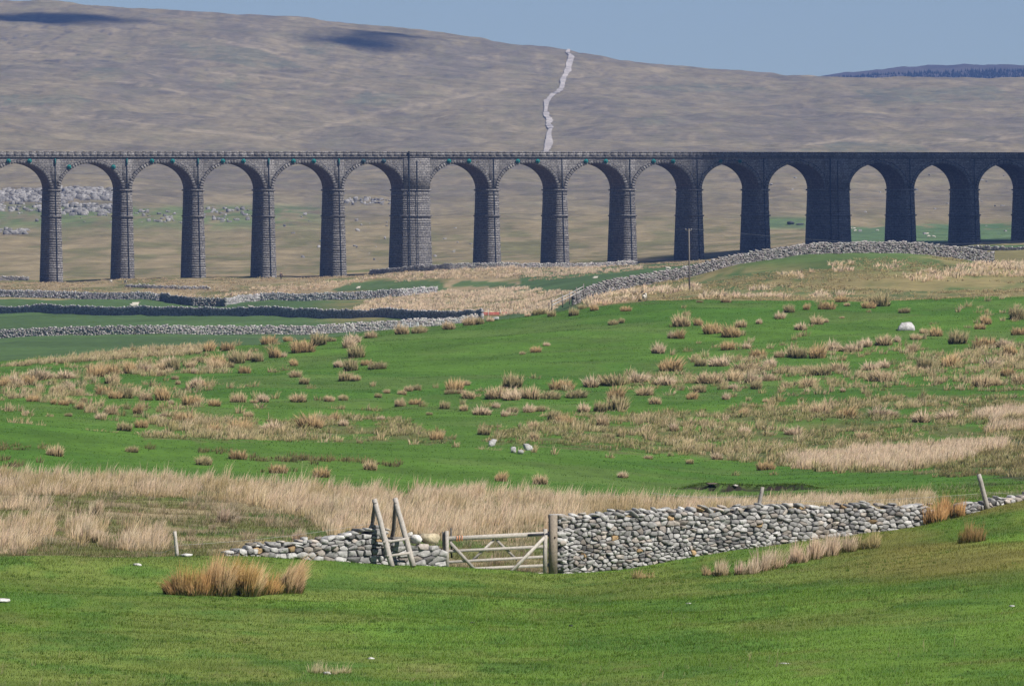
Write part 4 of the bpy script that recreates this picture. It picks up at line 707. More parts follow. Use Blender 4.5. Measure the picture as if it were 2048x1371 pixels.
    if end_left:                                            # squared stones of the wall head by the gate post
        mb = MB(); z = zB(0) - .2
        while z < zT_(0) - .05:
            h = RNG.uniform(.13, .24); R2 = np.c_[T, Nn, [0, 0, 1]]; k = RNG.random()
            for d, w_ in (((-.3, .62),) if k < .35 else ((-.12, .3), (-.46, .34))): rock(mb, at(0, d, z + h/2) - T*RNG.uniform(-.02, .1) + T*.22 - O, (RNG.uniform(.5, .72), w_, h*.98), R2, stone_col(), .38, .08)
            z += h
        mb.build('wall_head', M_STONE, root)
    # stones along the hidden side
    mb = MB()
    for u in np.arange(.2, tot, .34):
        z = zB(u) - .3
        while z < zT_(u) - .2: h = RNG.uniform(.15, .26); rock(mb, at(u + RNG.uniform(-.08, .08), -TH + .02, z + h/2) - O, (RNG.uniform(.3, .46), .22, h), np.c_[T, Nn, [0, 0, 1]], stone_col(), .5); z += h
    mb.build('rear_stones', M_STONE, root)
    return root
near_wall('long tall grey drystone wall right of the wooden gate', 1119, 1866, [(1117, 1150), (1250, 1137), (1330, 1124), (1400, 1114), (1500, 1099), (1560, 1089), (1700, 1074), (1866, 1048)],
          [(1117, 1036), (1200, 1028), (1300, 1023), (1400, 1017), (1500, 1015), (1550, 1011), (1600, 1009), (1650, 1012), (1700, 1010), (1760, 1010), (1866, 1012)], True)
near_wall('low end of grey drystone wall beyond the orange rushes, under the leaning post', 1916, 2250, [(1916, 1034), (2048, 1001), (2250, 960)], [(1916, 1010), (1960, 1003), (2048, 991), (2250, 955)], False, True, 1.1)
near_wall('low tumbledown grey drystone wall left of the ladder stile', 452, 780, [(450, 1110), (560, 1106), (620, 1117), (700, 1125), (780, 1128)], [(450, 1104), (500, 1094), (560, 1088), (640, 1080), (680, 1072), (720, 1064), (745, 1056), (780, 1062)], False, True, 1.15)
near_wall('short drystone wall piece with a big capstone, between stile and gate', 782, 892, [(780, 1128), (892, 1134)], [(780, 1074), (815, 1082), (840, 1086), (892, 1086)], False, False, 1.35)
def lone_rock(name, label, xp, yp, Y, size, col, yaw=0., sq=.6, group=None, sink=.12):
    mb = MB(); g = P(xp, yp, Y); R2 = np.array([[math.cos(yaw), -math.sin(yaw), 0], [math.sin(yaw), math.cos(yaw), 0], [0, 0, 1]]); rock(mb, g + np.array([0, 0, size[2]*(.5 - sink)]), size, R2, col, sq, .2); return tag(mb.build(name, M_STONE, origin=g), label, 'stone', group)
lone_rock('stone', 'broad tan capstone resting across the wall next to the gate', 858, 1084, float(Yw(858)) + .28, (.80, .6, .36), (.40, .34, .24), .35, .7)
lone_rock('stone', 'pale round stone on the wall between stile and big capstone', 833, 1085, float(Yw(833)) + .2, (.46, .4, .33), (.50, .48, .47), .3, .7)
lone_rock('stone', 'small pale stone set up just right of the stile poles', 820, 1073, float(Yw(820)) + .35, (.18, .2, .2), (.5, .48, .44), 0, .7)

# ------------------------------------------------------------------ stile, gate, posts and fences by the near wall
WD = np.array([.29, .265, .24])
def off(xp, yp, dY): return P(xp, yp, float(Yw(xp)) + dY)
def stile():
    root = empty('ladder_stile', tuple(off(800, 1128, -.9))); tag(root, 'grey wooden ladder stile of round poles climbing over the low wall', 'stile'); O = np.array(root.location)
    def pole(p, q, r0, r1, name, col):
        mb = MB(); t = np.linspace(0, 1, 7)[:, None]; pts = p + (q - p)*t + RNG.normal(0, .008, (7, 3)); tube(mb, pts - O, np.linspace(r0, r1, 7), col, 10); mb.build(name, M_WOOD, root)
    fl, tl = off(784, 1132, -1.05), off(748.5, 998, .12); fr, tr = off(826, 1132, -1.05), off(790.5, 997, .12)
    pole(fl, tl, .100, .086, 'pole', WD*1.15); pole(fr, tr, .100, .084, 'pole', WD*1.15)
    pole(off(737, 1110, 1.25), off(750.5, 1003, .0), .07, .07, 'rear_pole', WD*.45); pole(off(781, 1110, 1.25), off(792, 1003, .0), .07, .065, 'rear_pole', WD*.45)
    def at(a, b, y): t = (y - 1132)/(997 - 1132.); return a + (b - a)*t
    for y0, y1, dx in ((1083, 1077, 0), (1110.5, 1105, 0)):
        mb = MB(); p, q = at(fl, tl, y0), at(fr, tr, y1); d = (q - p)/np.linalg.norm(q - p); f = np.array([0, -.07, 0]); beam(mb, p - d*.10 + f - O, q + d*.13 + f - O, .055, .085, WD*1.2, .006); mb.build('rung', M_WOOD, root)
    for y0, y1 in ((1076, 1074),):
        mb = MB(); p, q = off(775, y0, .35), off(822, y1, .35); beam(mb, p - O, q - O, .22, .06, WD*.7, .006); mb.build('step_board', M_WOOD, root)
    mb = MB(); p, q = off(789, 1122, -.55), off(808, 1121, -.55); beam(mb, p - O, q - O, .12, .06, (.10, .12, .16), .004); mb.build('foot_board', M_WOOD, root)
stile()
def gate():
    root = empty('field_gate', tuple(off(1090, 1145, 0))); tag(root, 'weathered five-bar wooden field gate with diagonal braces, closed', 'gate'); O = np.array(root.location)
    def bar(name, p, q, w, t, col=WD, parent=root, mat=M_WOOD): mb = MB(); beam(mb, p - O, q - O, w, t, col, .004); return mb.build(name, mat, parent)
    def bb(name, a, b, h, d=0., t=.05, col=WD, mat=M_WOOD, parent=root):
        h = h*1.15; col = np.asarray(col)*1.12
        p, q = off(a[0], a[1], d), off(b[0], b[1], d); mb = MB(); dirn = (q - p)/np.linalg.norm(q - p); nn = np.array([.57, -.82, 0]); up = np.cross(nn, dirn); up /= np.linalg.norm(up); nn = np.cross(dirn, up)
        L = np.linalg.norm(q - p); box(mb, (p + q)/2 - O, (L, h, t), col, np.c_[dirn, up, nn], .004); return mb.build(name, mat, parent)
    top = bb('top_rail', (893, 1076.5), (1091, 1067), .125, 0., .075, WD*1.05)
    bb('rail', (893, 1102), (1089, 1092), .085, .0, .045); bb('rail', (893, 1123.5), (1089, 1112.5), .075, 0, .045); bb('rail', (893, 1139), (1089, 1130), .085, 0, .045); bb('rail', (893, 1153), (1089, 1146.5), .07, 0, .045)
    bb('head_stile', (893.5, 1061), (894.5, 1150), .095, -.03, .085, WD*.95); bb('hinge_stile', (1090.5, 1057), (1089.5, 1150), .105, -.03, .09, WD*1.0)
    bb('brace', (1089, 1074), (1018, 1147), .095, -.075, .035, WD*1.2); bb('brace', (900, 1084), (957, 1146), .085, -.075, .035, WD*.8)
    bb('brace', (988, 1079), (944, 1121), .07, .065, .03, WD*1.05); bb('brace', (993, 1079), (1034, 1119), .07, .065, .03, WD*.8)
    bb('strap_hinge', (1056, 1069), (1097, 1067), .055, -.075, .02, (.03, .03, .04), M_METAL)
    mb = MB(); p, q = off(914, 1076.5, -.06), off(924, 1075.5, -.06)
    for k in range(3): x, y, d = frame_of(np.array([1., 0, 0])); c = p + (q - p)*(k/2.); th = np.linspace(0, 2*np.pi, 12); tube(mb, np.array([c + np.array([.012*math.sin(3*t), .10*math.cos(t)*.75, .085*math.sin(t)]) for t in th]) - O, .014, (.62, .24, .10), 5, False)
    mb.build('twine', M_CLOTH, top)
gate()
def post(name, label, lo, hi, r, col, square=False, dlo=0., dhi=0., group=None, wires=()):
    p, q = off(*lo, dlo), off(*hi, dhi); mb = MB()
    if square: beam(mb, p, q, 2*r, 2*r, col, .008)
    else: t = np.linspace(0, 1, 6)[:, None]; tube(mb, p + (q - p)*t + RNG.normal(0, .006, (6, 3)), np.linspace(r*1.08, r*.92, 6), col, 9)
    o = mb.build(name, M_WOOD, origin=p); tag(o, label, 'post', group); return o
def hanging_post():
    root = empty('gate_post', tuple(off(1108, 1150, -.05))); tag(root, 'thick square gate post at the hinge end, against the wall head', 'gate post'); O = np.array(root.location); T = np.array([.82, .57, 0]); N_ = np.array([.57, -.82, 0]); mb = MB()
    p = off(1106, 1153, -.1); q = off(1106, 1029, -.1); box(mb, (p + q)/2 - O, (.235, .20, float(q[2] - p[2])), np.array([.215, .18, .145]), np.c_[T, N_, [0, 0, 1]], .01); mb.build('post_shaft', M_WOOD, root)
    mb = MB(); c = off(1109.5, 1074, -.22); tube(mb, [c - O, c + N_*.02 - O], .035, (.05, .03, .02), 8); mb.build('bolt_hole', M_METAL, root)
hanging_post()
post('gate_post', 'slim wooden slamming post where the gate shuts against the wall', (889, 1134), (887.5, 1063), .055, WD*.6, True, .12, .12)
post('gate_post', 'thin dark stake standing just behind the gate top rail', (903, 1115), (902, 1055), .03, WD*.35, True, .3, .3)
def fence(label, posts, wires, group):
    a = posts[0]; root = empty('wire_fence', tuple(off(a[0][0], a[0][1], a[2]))); tag(root, label, 'fence', group); O = np.array(root.location)
    for lo, hi, d, r, cc in posts:
        p, q = off(*lo, d), off(*hi, d); t = np.linspace(0, 1, 6)[:, None]; mb = MB(); tube(mb, p + (q - p)*t + RNG.normal(0, .006, (6, 3)) - O, np.linspace(r*1.05, r*.9, 6), WD*cc, 9); mb.build('post', M_WOOD, root)
    for w_ in wires:
        mb = MB(); p, q = off(*w_[0], w_[2]), off(*w_[1], w_[3]); t = np.linspace(0, 1, 14)[:, None]; pts = p + (q - p)*t - np.array([0, 0, 1])*(.10*np.sin(np.pi*t)); tube(mb, pts - O, .0042, (.30, .29, .28), 5); mb.build('wire', M_METAL, root)
fence('short pale wooden post left of the wall with a sagging wire to the stile', [((354.5, 1114), (349.5, 1062), -.1, .062, 1.35)], [((351, 1090), (746, 1046), -.15, .1), ((351.5, 1090), (305, 1104), -.15, .6)], 'wire fences along the wall')
fence('leaning grey posts with a thin wire above the right end of the wall', [((1976, 1020), (1957.5, 948), -.12, .085, 1.05), ((1514, 1030), (1525.5, 973), 1.1, .07, .8)], [((1520, 1001), (1966, 986), 1.1, .0), ((1967, 984), (2300, 982), 0., .3), ((1522, 990), (1300, 985), 1.1, 1.6)], 'wire fences along the wall')
# stones lying about
NS = lambda x, y: hit(x, y, 195, float(Yw(x)) - .2, 400)
for x, y, s, label in [(275, 1131, (.26, .3, .10), 'small flat pale stone in the grass left of the golden rush clump'), (2, 1204, (.5, .4, .14), 'flat pale stone at the left edge of the foreground'), (372, 1112, (.55, .4, .12), 'flat pale slab lying at the foot of the short wooden post'),
                       (742, 1317, (.16, .2, .06), 'tiny white stone in the foreground grass near the dry stems'), (655, 1348, (.2, .2, .09), 'small white stone among the dry stems at the bottom'), (1570, 1327, (.3, .2, .04), 'thin pale sliver of stone in the lower right foreground'), (2024, 1213, (.18, .2, .06), 'tiny pale stone at the right foreground'), (1378, 1207, (.14, .2, .05), 'tiny pale stone in the grass right of centre')]:
    lone_rock('stone', label, x, y, NS(x, y), s, (.42, .41, .40), RNG.uniform(0, 3), .6)
for x, y, label in [(945, 1246, 'dark lump of dung in the foreground left of centre'), (1142, 1252, 'dark lump of dung in the foreground, right of the other one')]: lone_rock('dung', label, x, y, NS(x, y), (.16, .2, .06), (.04, .04, .05), 0, .8)
HS = lambda x, y: hit(x, y, 392, 750, 900)
def hill_rock(x, y, wpx, hpx, label, col=(.36, .35, .345), yaw=0.): Y = HS(x, y); lone_rock('boulder', label, x, y, Y, (wpx*Y/F, wpx*Y/F*.8, hpx*Y/F*1.3), col, yaw, .42)
def white_boulder():
    Y = HS(1812, 660); k = Y/F; g = gp(1812, Y); mb = MB(); rock(mb, (0, 0, 0), (2, 2, 2), np.eye(3), (.37, .355, .36), .3, .16); v = mb.v[0]; t = (v[:, 2] + 1)/2; t = np.clip(t, 0, 1)
    x = v[:, 0]*(23 - 14*t)*k - 1.5*k*(1 - t) + 2*k*t; y = v[:, 1]*(.75 - .3*t); z = np.minimum(t*21*k, 18*k + .03*np.sin(x*9)) - .1 - .12*(x < -9*k)*t
    mb.v[0] = np.c_[x, y, z] + g; tag(mb.build('boulder', M_STONE, origin=g), 'big whitish flat-topped boulder on the upper right green slope', 'boulder')
white_boulder()
hill_rock(984, 892, 18, 13, 'white rock above left of the pair, at the foot of the green slope', yaw=.4); hill_rock(1026, 905, 12, 11, 'small white rock between the slanting slab and the left rock', yaw=.2); hill_rock(1041, 908, 12, 8, 'lowest small white rock of the four under the slope'); hill_rock(1056, 900, 20, 12, 'slanting white slab, rightmost of the four rocks under the slope', yaw=.5)
hill_rock(992, 640, 12, 7, 'small pale stone on the crest below the dark wall end')
def bank_stones():
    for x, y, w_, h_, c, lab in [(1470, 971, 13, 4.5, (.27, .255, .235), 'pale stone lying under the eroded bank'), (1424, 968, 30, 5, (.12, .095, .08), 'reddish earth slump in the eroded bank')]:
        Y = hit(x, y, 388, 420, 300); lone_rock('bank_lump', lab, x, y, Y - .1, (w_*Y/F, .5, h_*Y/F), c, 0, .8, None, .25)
bank_stones()
def scree():
    mb = MB(); K = 0
    def put(x, Y, s, col, flat=.6): rock(mb, gp(x, Y) + np.array([0, 0, s*.1]), (s*RNG.uniform(.7, 1.5), s, s*flat*RNG.uniform(.9, 2.2)), np.eye(3), col, .36, .3)
    def zone(n, x0, x1, y0, y1, s0, s1, Y0, Y1, thr=0.):
        for _ in range(n):
            x, y = RNG.uniform(x0, x1), RNG.uniform(y0, y1)
            if thr and float(fbm(np.array([x/14.]), np.array([y/5.]), 95, 3)[0]) < thr: continue
            put(x, hit(x, y, Y0, Y1, 160), RNG.uniform(s0, s1), np.array([.225, .215, .21])*RNG.uniform(.5, 1.2))
    zone(900, -120, 84, 383, 408, .7, 2.3, 2500, 3600, .40); zone(950, 118, 226, 381, 402, .7, 2.3, 2500, 3600, .38); zone(240, -120, 82, 410, 424, .6, 1.8, 2500, 3600, .48); zone(380, 118, 228, 412, 432, .6, 2.0, 2500, 3600, .46)
    zone(70, -100, 700, 424, 446, .5, 1.4, 2300, 3300, .5); zone(60, 255, 372, 425, 448, .5, 1.6, 2300, 3300, .46); zone(90, 405, 540, 416, 446, .5, 1.6, 2300, 3300, .42); zone(30, 0, 60, 462, 472, 1., 2., 2100, 3000); zone(60, 690, 800, 400, 410, .8, 1.6, 2400, 3400); zone(40, 560, 1000, 440, 520, .5, 1.1, 2100, 3000)
    zone(120, 1500, 2050, 350, 470, .6, 1.3, 2100, 4200, .5)
    tag(mb.build('limestone_scree', M_FARSTONE), 'broken grey limestone outcrops on the lower moor behind the left arches', 'rocks', kind='stuff')
scree()
# dark peat hollow far behind the right arches
def peat():
    for x, y, w_, h_, lab in [(1582, 449, 16, 8, 'taller dark peat hummock with a dark face far behind the arches'), (1600, 450, 18, 4.5, 'low dark peat hummock far behind the arches')]: Y = hit(x, y, 2200, 3200, 400); lone_rock('peat_hummock', lab, x, y, Y, (w_*Y/F, 3, h_*Y/F), (.05, .055, .06), 0, .8)
peat()

# ------------------------------------------------------------------ utility pole, field posts, hurdle, rail fence, trough
def utility_pole():
    Y = 1046.; g = gp(1379, Y); root = empty('utility_pole', tuple(g)); tag(root, 'tall slim wooden utility pole standing before the grassy knoll', 'utility pole'); top = P(1378, 457, Y) - g
    mb = MB(); tube(mb, [np.array([0, 0, -.5]), top*.5, top], [.12, .10, .08], (.14, .125, .115), 10); mb.build('shaft', M_WOOD, root)
    mb = MB(); beam(mb, top + [-.42, 0, -.25], top + [.30, 0, -.22], .07, .07, (.15, .14, .13)); mb.build('cross_arm', M_WOOD, root)
    for dx in (-.38, .26):
        mb = MB(); tube(mb, [top + [dx, 0, -.2], top + [dx, 0, .0]], .04, (.30, .28, .27), 8); mb.build('insulator', M_METAL, root)
    for dx, q in ((-.38, P(-60, 548, 1500)), (.26, P(2200, 470, 1300))):
        mb = MB(); p = top + np.array([dx, 0, 0]); q = q - g; t = np.linspace(0, 1, 40)[:, None]; tube(mb, p + (q - p)*t - np.array([0, 0, 1])*1.6*np.sin(np.pi*t), .008, (.16, .17, .19), 4); mb.build('wire', M_METAL, root)
utility_pole()
def stick(name, label, lo, hi, Y, r=.06, col=(.52, .50, .48), cat='post', group='pale leaning field posts'):
    p, q = P(*lo, Y), P(*hi, Y); mb = MB(); tube(mb, [p - (q - p)*.1, (p + q)/2, q], [r, r, r*.8], col, 7); tag(mb.build(name, M_WOOD, origin=p), label, cat, group)
for k, (lo, hi, Y, lab) in enumerate([((694, 669), (688, 646), 1325, 'pale leaning post before the pale wall, left of its neighbour'), ((709, 668), (705, 644), 1325, 'pale leaning post before the pale wall, right of its neighbour'), ((868, 656), (864, 641), 1330, 'pale post left of the tallest one by the wall junction'), ((882, 652), (878, 636), 1330, 'tallest pale post by the junction of the walls'), ((848, 657), (846, 646), 1330, 'short pale post right of the metal hurdle'),
                                      ((308, 597), (312, 587), 1750, 'thin pale stick leaning on the dark wall, left of the kink'), ((529, 601), (523, 585), 1738, 'pale stick leaning on the shaded wall right of the kink')]): stick('field_post', lab, lo, hi, Y)
def hurdle():
    Y = 1325.; c = P(820, 664, Y); root = empty('sheep_hurdle', tuple(c)); tag(root, 'pale metal sheep hurdles grouped at the wall corner', 'hurdle'); k = Y/F
    for x0, x1, y0, y1 in ((-28, -4, 16, 2), (-14, 16, 19, 0)):
        mb = MB(); yy = np.linspace(y1, y0, 6)
        for y in yy: tube(mb, [np.array([x0*k, (x0 + 14)*.02, y*k]), np.array([x1*k, (x0 + 14)*.02, y*k])], .028, (.36, .40, .43), 5)
        for x in (x0, (x0 + x1)/2, x1): tube(mb, [np.array([x*k, (x0 + 14)*.02, -.2]), np.array([x*k, (x0 + 14)*.02, y0*k + .15])], .04, (.40, .43, .45), 5)
        mb.build('panel', M_METAL, root)
hurdle()
def rail_fence():
    pts = [(1104, 615), (1125, 605), (1139, 599), (1153, 591), (1167, 584)]; Ys = [1074, 1082, 1086, 1090, 1095]; root = empty('rail_fence', tuple(P(*pts[0], Ys[0]))); tag(root, 'short grey rail fence running up to the end of the knoll wall', 'fence'); O = np.array(root.location)
    B = [P(x, y, Y) for (x, y), Y in zip(pts, Ys)]
    for i, b in enumerate(B): mb = MB(); tube(mb, [b - O + [0, 0, -.6], b - O + [0, 0, 1.05]], .07, (.17, .15, .14), 7); mb.build('post', M_WOOD, root)
    for h in (.3, .7):
        for a, b in zip(B[:-1], B[1:]): mb = MB(); beam(mb, a - O + [0, -.08, h], b - O + [0, -.08, h], .05, .13, (.36, .34, .33), .01); mb.build('rail', M_WOOD, root)
rail_fence()
stick('field_post', 'dark upright post left of the short rail fence', (1098, 622), (1098, 604), 1075, .08, (.16, .13, .12))
def trough():
    p, q = P(902, 631, 1440), P(1052, 629, 1440); root = empty('feed_barrier', tuple(p)); tag(root, 'long low red barrier lying beyond the end of the dark wall', 'barrier'); d = q - p; mb = MB()
    for h, hh in ((.10, .16), (.36, .18)): beam(mb, np.array([0, 0, h]), d + [0, 0, h], .06, hh, (.42, .075, .065), .01)
    mb.build('rail', M_METAL, root)
    for t in np.linspace(.03, .97, 7): mb = MB(); tube(mb, [d*t + [0, -.08, -.5], d*t + [0, -.08, 1.0]], .05, (.45, .42, .40), 6); mb.build('stake', M_WOOD, root)
trough()

# ------------------------------------------------------------------ sheep and a walker
def skin_mesh(nodes, edges, mat, name, col, parent=None, loc=(0, 0, 0), sub=1):
    """one continuous body grown over a skeleton: nodes (x,y,z,radius)"""
    me = bpy.data.meshes.new(name); me.from_pydata([n[:3] for n in nodes], edges, []); o = bpy.data.objects.new(name, me); COL.objects.link(o)
    m = o.modifiers.new('s', 'SKIN'); m.use_smooth_shade = True
    for i, n in enumerate(nodes):
        sv = me.skin_vertices[0].data[i]; r = n[3]; sv.radius = r if isinstance(r, tuple) else (r, r); sv.use_root = i == 0
    s = o.modifiers.new('d', 'SUBSURF'); s.levels = s.render_levels = sub
    ev = o.evaluated_get(bpy.context.evaluated_depsgraph_get()); m2 = bpy.data.meshes.new_from_object(ev); bpy.data.objects.remove(o); m2.name = name
    a = m2.attributes.get('Col') or m2.attributes.new('Col', 'FLOAT_COLOR', 'POINT'); co = np.empty(len(m2.vertices)*3); m2.vertices.foreach_get('co', co); co = co.reshape(-1, 3)
    cc = np.array([col(p) for p in co]) if callable(col) else np.tile(col, (len(co), 1)); a.data.foreach_set('color', np.c_[cc, np.ones(len(cc))].astype(np.float32).ravel())
    m2.materials.clear(); m2.materials.append(mat); o = bpy.data.objects.new(name, m2); COL.objects.link(o)
    if parent: o.parent = parent
    o.location = loc; return o
WOOLC, FACE = np.array([.43, .40, .34]), np.array([.20, .18, .16])
def sheep_mesh(pose):
    if pose == 'lying':
        n = [(0, 0, .27, (.24, .25)), (.34, 0, .27, (.25, .26)), (-.38, 0, .25, (.22, .22)), (.56, 0, .38, .13), (.68, 0, .52, .09), (.86, 0, .48, .055), (.4, .2, .06, .05), (.62, .2, .05, .035), (.4, -.2, .06, .05), (.6, -.2, .05, .035), (-.4, .22, .07, .07), (-.16, .27, .05, .04), (-.4, -.22, .07, .07), (-.16, -.27, .05, .04), (-.62, 0, .22, .05)]
        e = [(0, 1), (0, 2), (1, 3), (3, 4), (4, 5), (1, 6), (6, 7), (1, 8), (8, 9), (2, 10), (10, 11), (2, 12), (12, 13), (2, 14)]; zh = .44
    else:
        hd = [(.55, 0, .72, .13), (.68, 0, .84, .09), (.86, 0, .78, .055)] if pose == 'standing' else [(.58, 0, .55, .13), (.74, 0, .30, .085), (.82, 0, .12, .05)]
        n = [(0, 0, .60, (.25, .25)), (.34, 0, .61, (.23, .26)), (-.38, 0, .60, (.23, .23))] + hd + [(.34, .13, .34, .07), (.33, .13, .2, .036), (.34, .13, .02, .04), (.34, -.13, .34, .07), (.36, -.13, .2, .036), (.36, -.13, .02, .04),
            (-.38, .13, .36, .085), (-.46, .13, .22, .04), (-.42, .13, .02, .04), (-.38, -.13, .36, .085), (-.46, -.13, .22, .04), (-.43, -.13, .02, .04), (-.62, 0, .52, .045)]
        e = [(0, 1), (0, 2), (1, 3), (3, 4), (4, 5), (1, 6), (6, 7), (7, 8), (1, 9), (9, 10), (10, 11), (2, 12), (12, 13), (13, 14), (2, 15), (15, 16), (16, 17), (2, 18)]; zh = .3
    def col(p):
        if p[0] > .66 or (pose != 'lying' and p[2] < .30): return FACE
        return WOOLC
    o = skin_mesh(n, e, M_WOOL, 'sheep', col, None, (0, 0, 0), 2); mb = MB(); hx, hz = (.70, .60) if pose == 'lying' else (.70, .92) if pose == 'standing' else (.72, .38)
    for s in (-1, 1): tube(mb, [np.array([hx, .05*s, hz - .03]), np.array([hx - .02, .13*s, hz - .01]), np.array([hx, .19*s, hz - .06])], [.035, .035, .012], FACE*.9, 6)
    ear = mb.build('ears', M_WOOL, o); return o
SH = {}
def sheep(pose, x, y, Y0, Y1, yaw, label, sc_=1., sink=0.):
    Y = hit(x, y, Y0, Y1, 500); g = gp(x, Y)
    if pose not in SH: SH[pose] = o = sheep_mesh(pose)
    else:
        src = SH[pose]; o = src.copy(); COL.objects.link(o)
        for ch in src.children: c = ch.copy(); COL.objects.link(c); c.parent = o
    o.location = (g[0], g[1], g[2] - sink); o.rotation_euler = (0, 0, yaw); o.scale = (sc_,)*3; tag(o, label, 'sheep', 'sheep on the valley grass')
sheep('standing', 1289, 601, 700, 1080, 1.3, 'sheep standing tail-on at the green crest below the knoll wall', 1.)
sheep('lying', 268, 612, 1640, 1770, .2, 'fleecy sheep lying just above the long dark wall at the left', 1.5)
sheep('lying', 504, 617, 1540, 1770, 2.6, 'sheep lying above the long dark wall, right of the tumbled kink', 1.2)
sheep('standing', 155, 598, 1700, 1770, 2.2, 'pale sheep standing against the dark wall at the far left', .9)
sheep('grazing', 222, 566, 1770, 1940, 1.4, 'pale sheep beside the shadowed foot of the second pier', 1.0)
sheep('standing', 251, 568, 1770, 1925, -1.4, 'dark-legged sheep in front of the second pier', 1.05)
sheep('standing', 418, 580, 1760, 1900, 2.4, 'small pale sheep behind the tumbled wall, under the third and fourth piers', .85)
sheep('standing', 716, 580, 1740, 1900, .6, 'sheep on the small green patch right of the sixth pier', .9)
sheep('lying', 1190, 557, 1500, 1850, 0., 'sheep lying at the left end of the green field below the piers', .9)
sheep('lying', 1337, 538, 1500, 1850, 3.0, 'white sheep lying in the upper green field, left of the utility pole', .9)
sheep('lying', 1369, 536, 1500, 1850, .3, 'white sheep lying in the upper green field, beside the utility pole', .9)
for k, (x, y) in enumerate([(1702, 459), (1708, 459), (1710, 464), (1755, 464), (1854, 470), (1857, 475), (1868, 476)]): sheep('grazing' if k % 2 else 'standing', x, y, 2080, 2900, .3 + 2.7*(k % 3 == 0), ['distant white sheep grazing seen through the arch right of the second thick pier', 'distant white sheep grazing seen through the second arch from the right'][k > 3], .75)
def walker():
    g = gp(562, 1905.); root = empty('person', tuple(g)); root.rotation_euler = (0, 0, 1.2); tag(root, 'person in dark clothes walking beside the foot of the fourth pier', 'person'); SK = (.42, .26, .19)
    n = [(0, 0, .95, (.15, .11)), (0, 0, 1.15, (.14, .10)), (0, 0, 1.38, (.17, .11)), (0, 0, 1.52, .055), (.02, 0, 1.60, .085), (.025, 0, 1.69, .10), (.01, 0, 1.76, .075),
         (0, .2, 1.40, .06), (-.08, .25, 1.14, .045), (.06, .26, .92, .035), (.09, .26, .84, .03), (0, -.2, 1.40, .06), (.10, -.25, 1.14, .045), (.26, -.25, .96, .035), (.30, -.25, .89, .03),
         (.02, .09, .90, .095), (.16, .09, .50, .065), (.08, .09, .09, .045), (.22, .09, .04, .04), (0, -.09, .90, .095), (-.06, -.09, .50, .065), (-.28, -.09, .12, .045), (-.16, -.09, .04, .04)]
    e = [(0, 1), (1, 2), (2, 3), (3, 4), (4, 5), (5, 6), (2, 7), (7, 8), (8, 9), (9, 10), (2, 11), (11, 12), (12, 13), (13, 14), (0, 15), (15, 16), (16, 17), (17, 18), (0, 19), (19, 20), (20, 21), (21, 22)]
    for base, c in ((10, n[10]), (14, n[14])):              # four fingers and a thumb on each hand
        for k in range(4): n.append((c[0] + .012 - .004*k, c[1] + (k - 1.5)*.017, c[2] - .035, .009)); e.append((base, len(n) - 1)); n.append((c[0] + .03, c[1] + (k - 1.5)*.018, c[2] - .085 + .008*abs(k - 1.5), .008)); e.append((len(n) - 2, len(n) - 1))
        n.append((c[0] + .05, c[1], c[2] - .01, .010)); e.append((base, len(n) - 1))
    skin_mesh(n, e, M_CLOTH, 'body', SK, root)
    skin_mesh([(a, b, c, tuple(np.array(r if isinstance(r, tuple) else (r, r))*1.16 + .012)) for a, b, c, r in [n[1], n[2], n[7], n[8], n[9], n[11], n[12], n[13], (0, 0, .98, (.165, .125))]], [(0, 1), (1, 2), (2, 3), (3, 4), (1, 5), (5, 6), (6, 7), (0, 8)], M_CLOTH, 'jacket', (.015, .017, .03), root)
    skin_mesh([(a, b, c, tuple(np.array(r if isinstance(r, tuple) else (r, r))*1.14 + .01)) for a, b, c, r in [n[0], n[15], n[16], n[17], n[19], n[20], n[21]]], [(0, 1), (1, 2), (2, 3), (0, 4), (4, 5), (5, 6)], M_CLOTH, 'trousers', (.03, .028, .03), root)
    mb = MB(); rock(mb, (0, 0, 1.745), (.2, .19, .15), np.eye(3), (.05, .03, .02), .9, .05); mb.build('hair', M_CLOTH, root)
    mb = MB(); box(mb, (.115, 0, 1.67), (.03, .025, .04), SK)
    for s in (-1, 1): box(mb, (.105, .035*s, 1.70), (.02, .025, .014), (.03, .03, .03))
    box(mb, (.108, 0, 1.63), (.015, .05, .012), (.3, .12, .1)); mb.build('face', M_CLOTH, root)
walker()

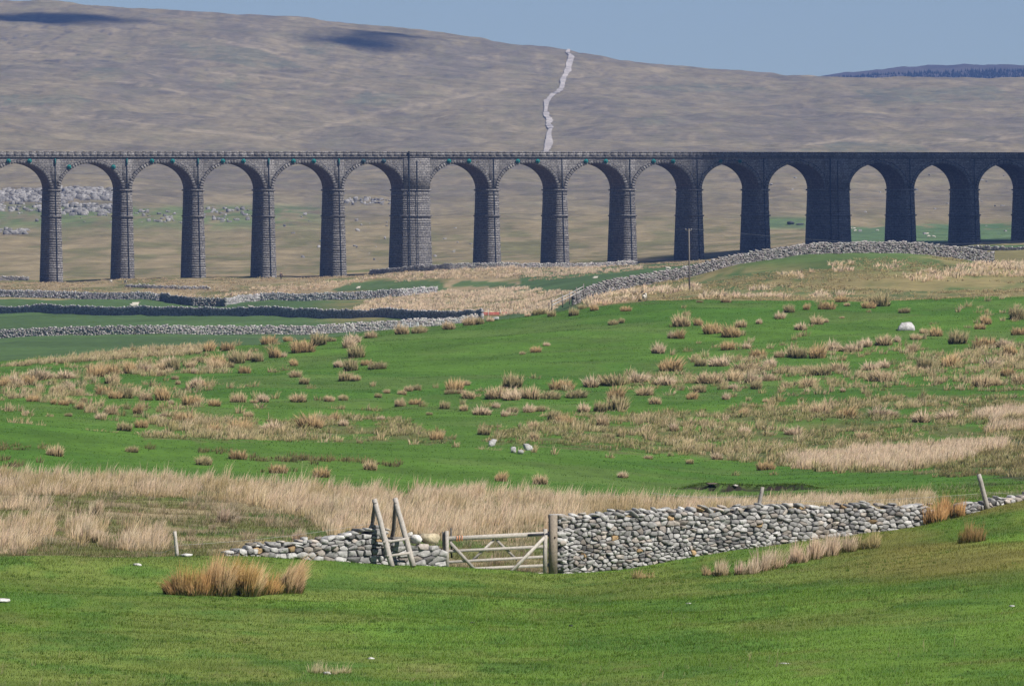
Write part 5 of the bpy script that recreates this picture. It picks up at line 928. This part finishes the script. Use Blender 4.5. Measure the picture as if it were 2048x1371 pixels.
# ------------------------------------------------------------------ clouds (their shadows fall on the viaduct's right half and the moor top) and the air
def cloud(x, yp, Y, H, lx, ly, lz, yaw, label, seed):
    tgt = P(x, yp, Y); c = tgt + np.array(SUN)*((H - tgt[2])/SUN.z); mb = MB(); r = np.random.default_rng(seed); R2 = np.array([[math.cos(yaw), -math.sin(yaw), 0], [math.sin(yaw), math.cos(yaw), 0], [0, 0, 1]])
    for _ in range(46):
        p = r.uniform(-1, 1, 3); p = p/max(1, np.linalg.norm(p[:2])); s = r.uniform(.22, .4)*min(lx, ly)
        v = ICO[0]*(1 + .25*(r.uniform(-1, 1, (len(ICO[0]), 1)))); mb.add((p*np.array([lx, ly, lz])*.5) @ R2.T + v*np.array([s, s, s*.55]), ICO[1], (.85, .86, .88))
    o = mb.build('cloud', M_THIN if H > 2000 else M_THICK); o.location = tuple(c); tag(o, label, 'cloud', kind='structure')
m, t, N_, L_ = mat_new('cloud'); M_CLOUD = m; oo = N_('OutputMaterial'); dd = N_('BsdfDiffuse'); dd.inputs[0].default_value = (.85, .86, .88, 1); L_(dd.outputs[0], oo.inputs[0])
M_THICK = m; m, t, N_, L_ = mat_new('thin_cloud'); M_THIN = m; oo = N_('OutputMaterial'); dd = N_('BsdfDiffuse'); dd.inputs[0].default_value = (.85, .86, .88, 1); tt = N_('BsdfTransparent'); mm = N_('MixShader'); mm.inputs[0].default_value = .16; L_(tt.outputs[0], mm.inputs[1]); L_(dd.outputs[0], mm.inputs[2]); L_(mm.outputs[0], oo.inputs[0])
cloud(2790, 400, 2030, 1500, 300, 95, 40, math.radians(19), 'small white cloud high over the right half of the viaduct', 1)
cloud(750, 60, 6060, 3200, 52, 200, 40, math.radians(-8), 'small white cloud high over the moor top, right', 2)
cloud(100, 46, 6040, 3200, 95, 60, 30, 0., 'small white cloud high over the moor top, left', 3)
def haze():
    m, t, N, L = mat_new('air'); o = N('OutputMaterial'); v = N('VolumePrincipled'); v.inputs['Color'].default_value = (.24, .42, 1., 1); v.inputs['Density'].default_value = 4.6e-5; v.inputs['Anisotropy'].default_value = .0; L(v.outputs[0], o.inputs['Volume'])
    mb = MB(); box(mb, (0, 5400, 110), (9000, 11200, 300), (1, 1, 1)); o = mb.build('haze', m); tag(o, 'thin blue air fading the distance', 'haze', kind='stuff')
haze()
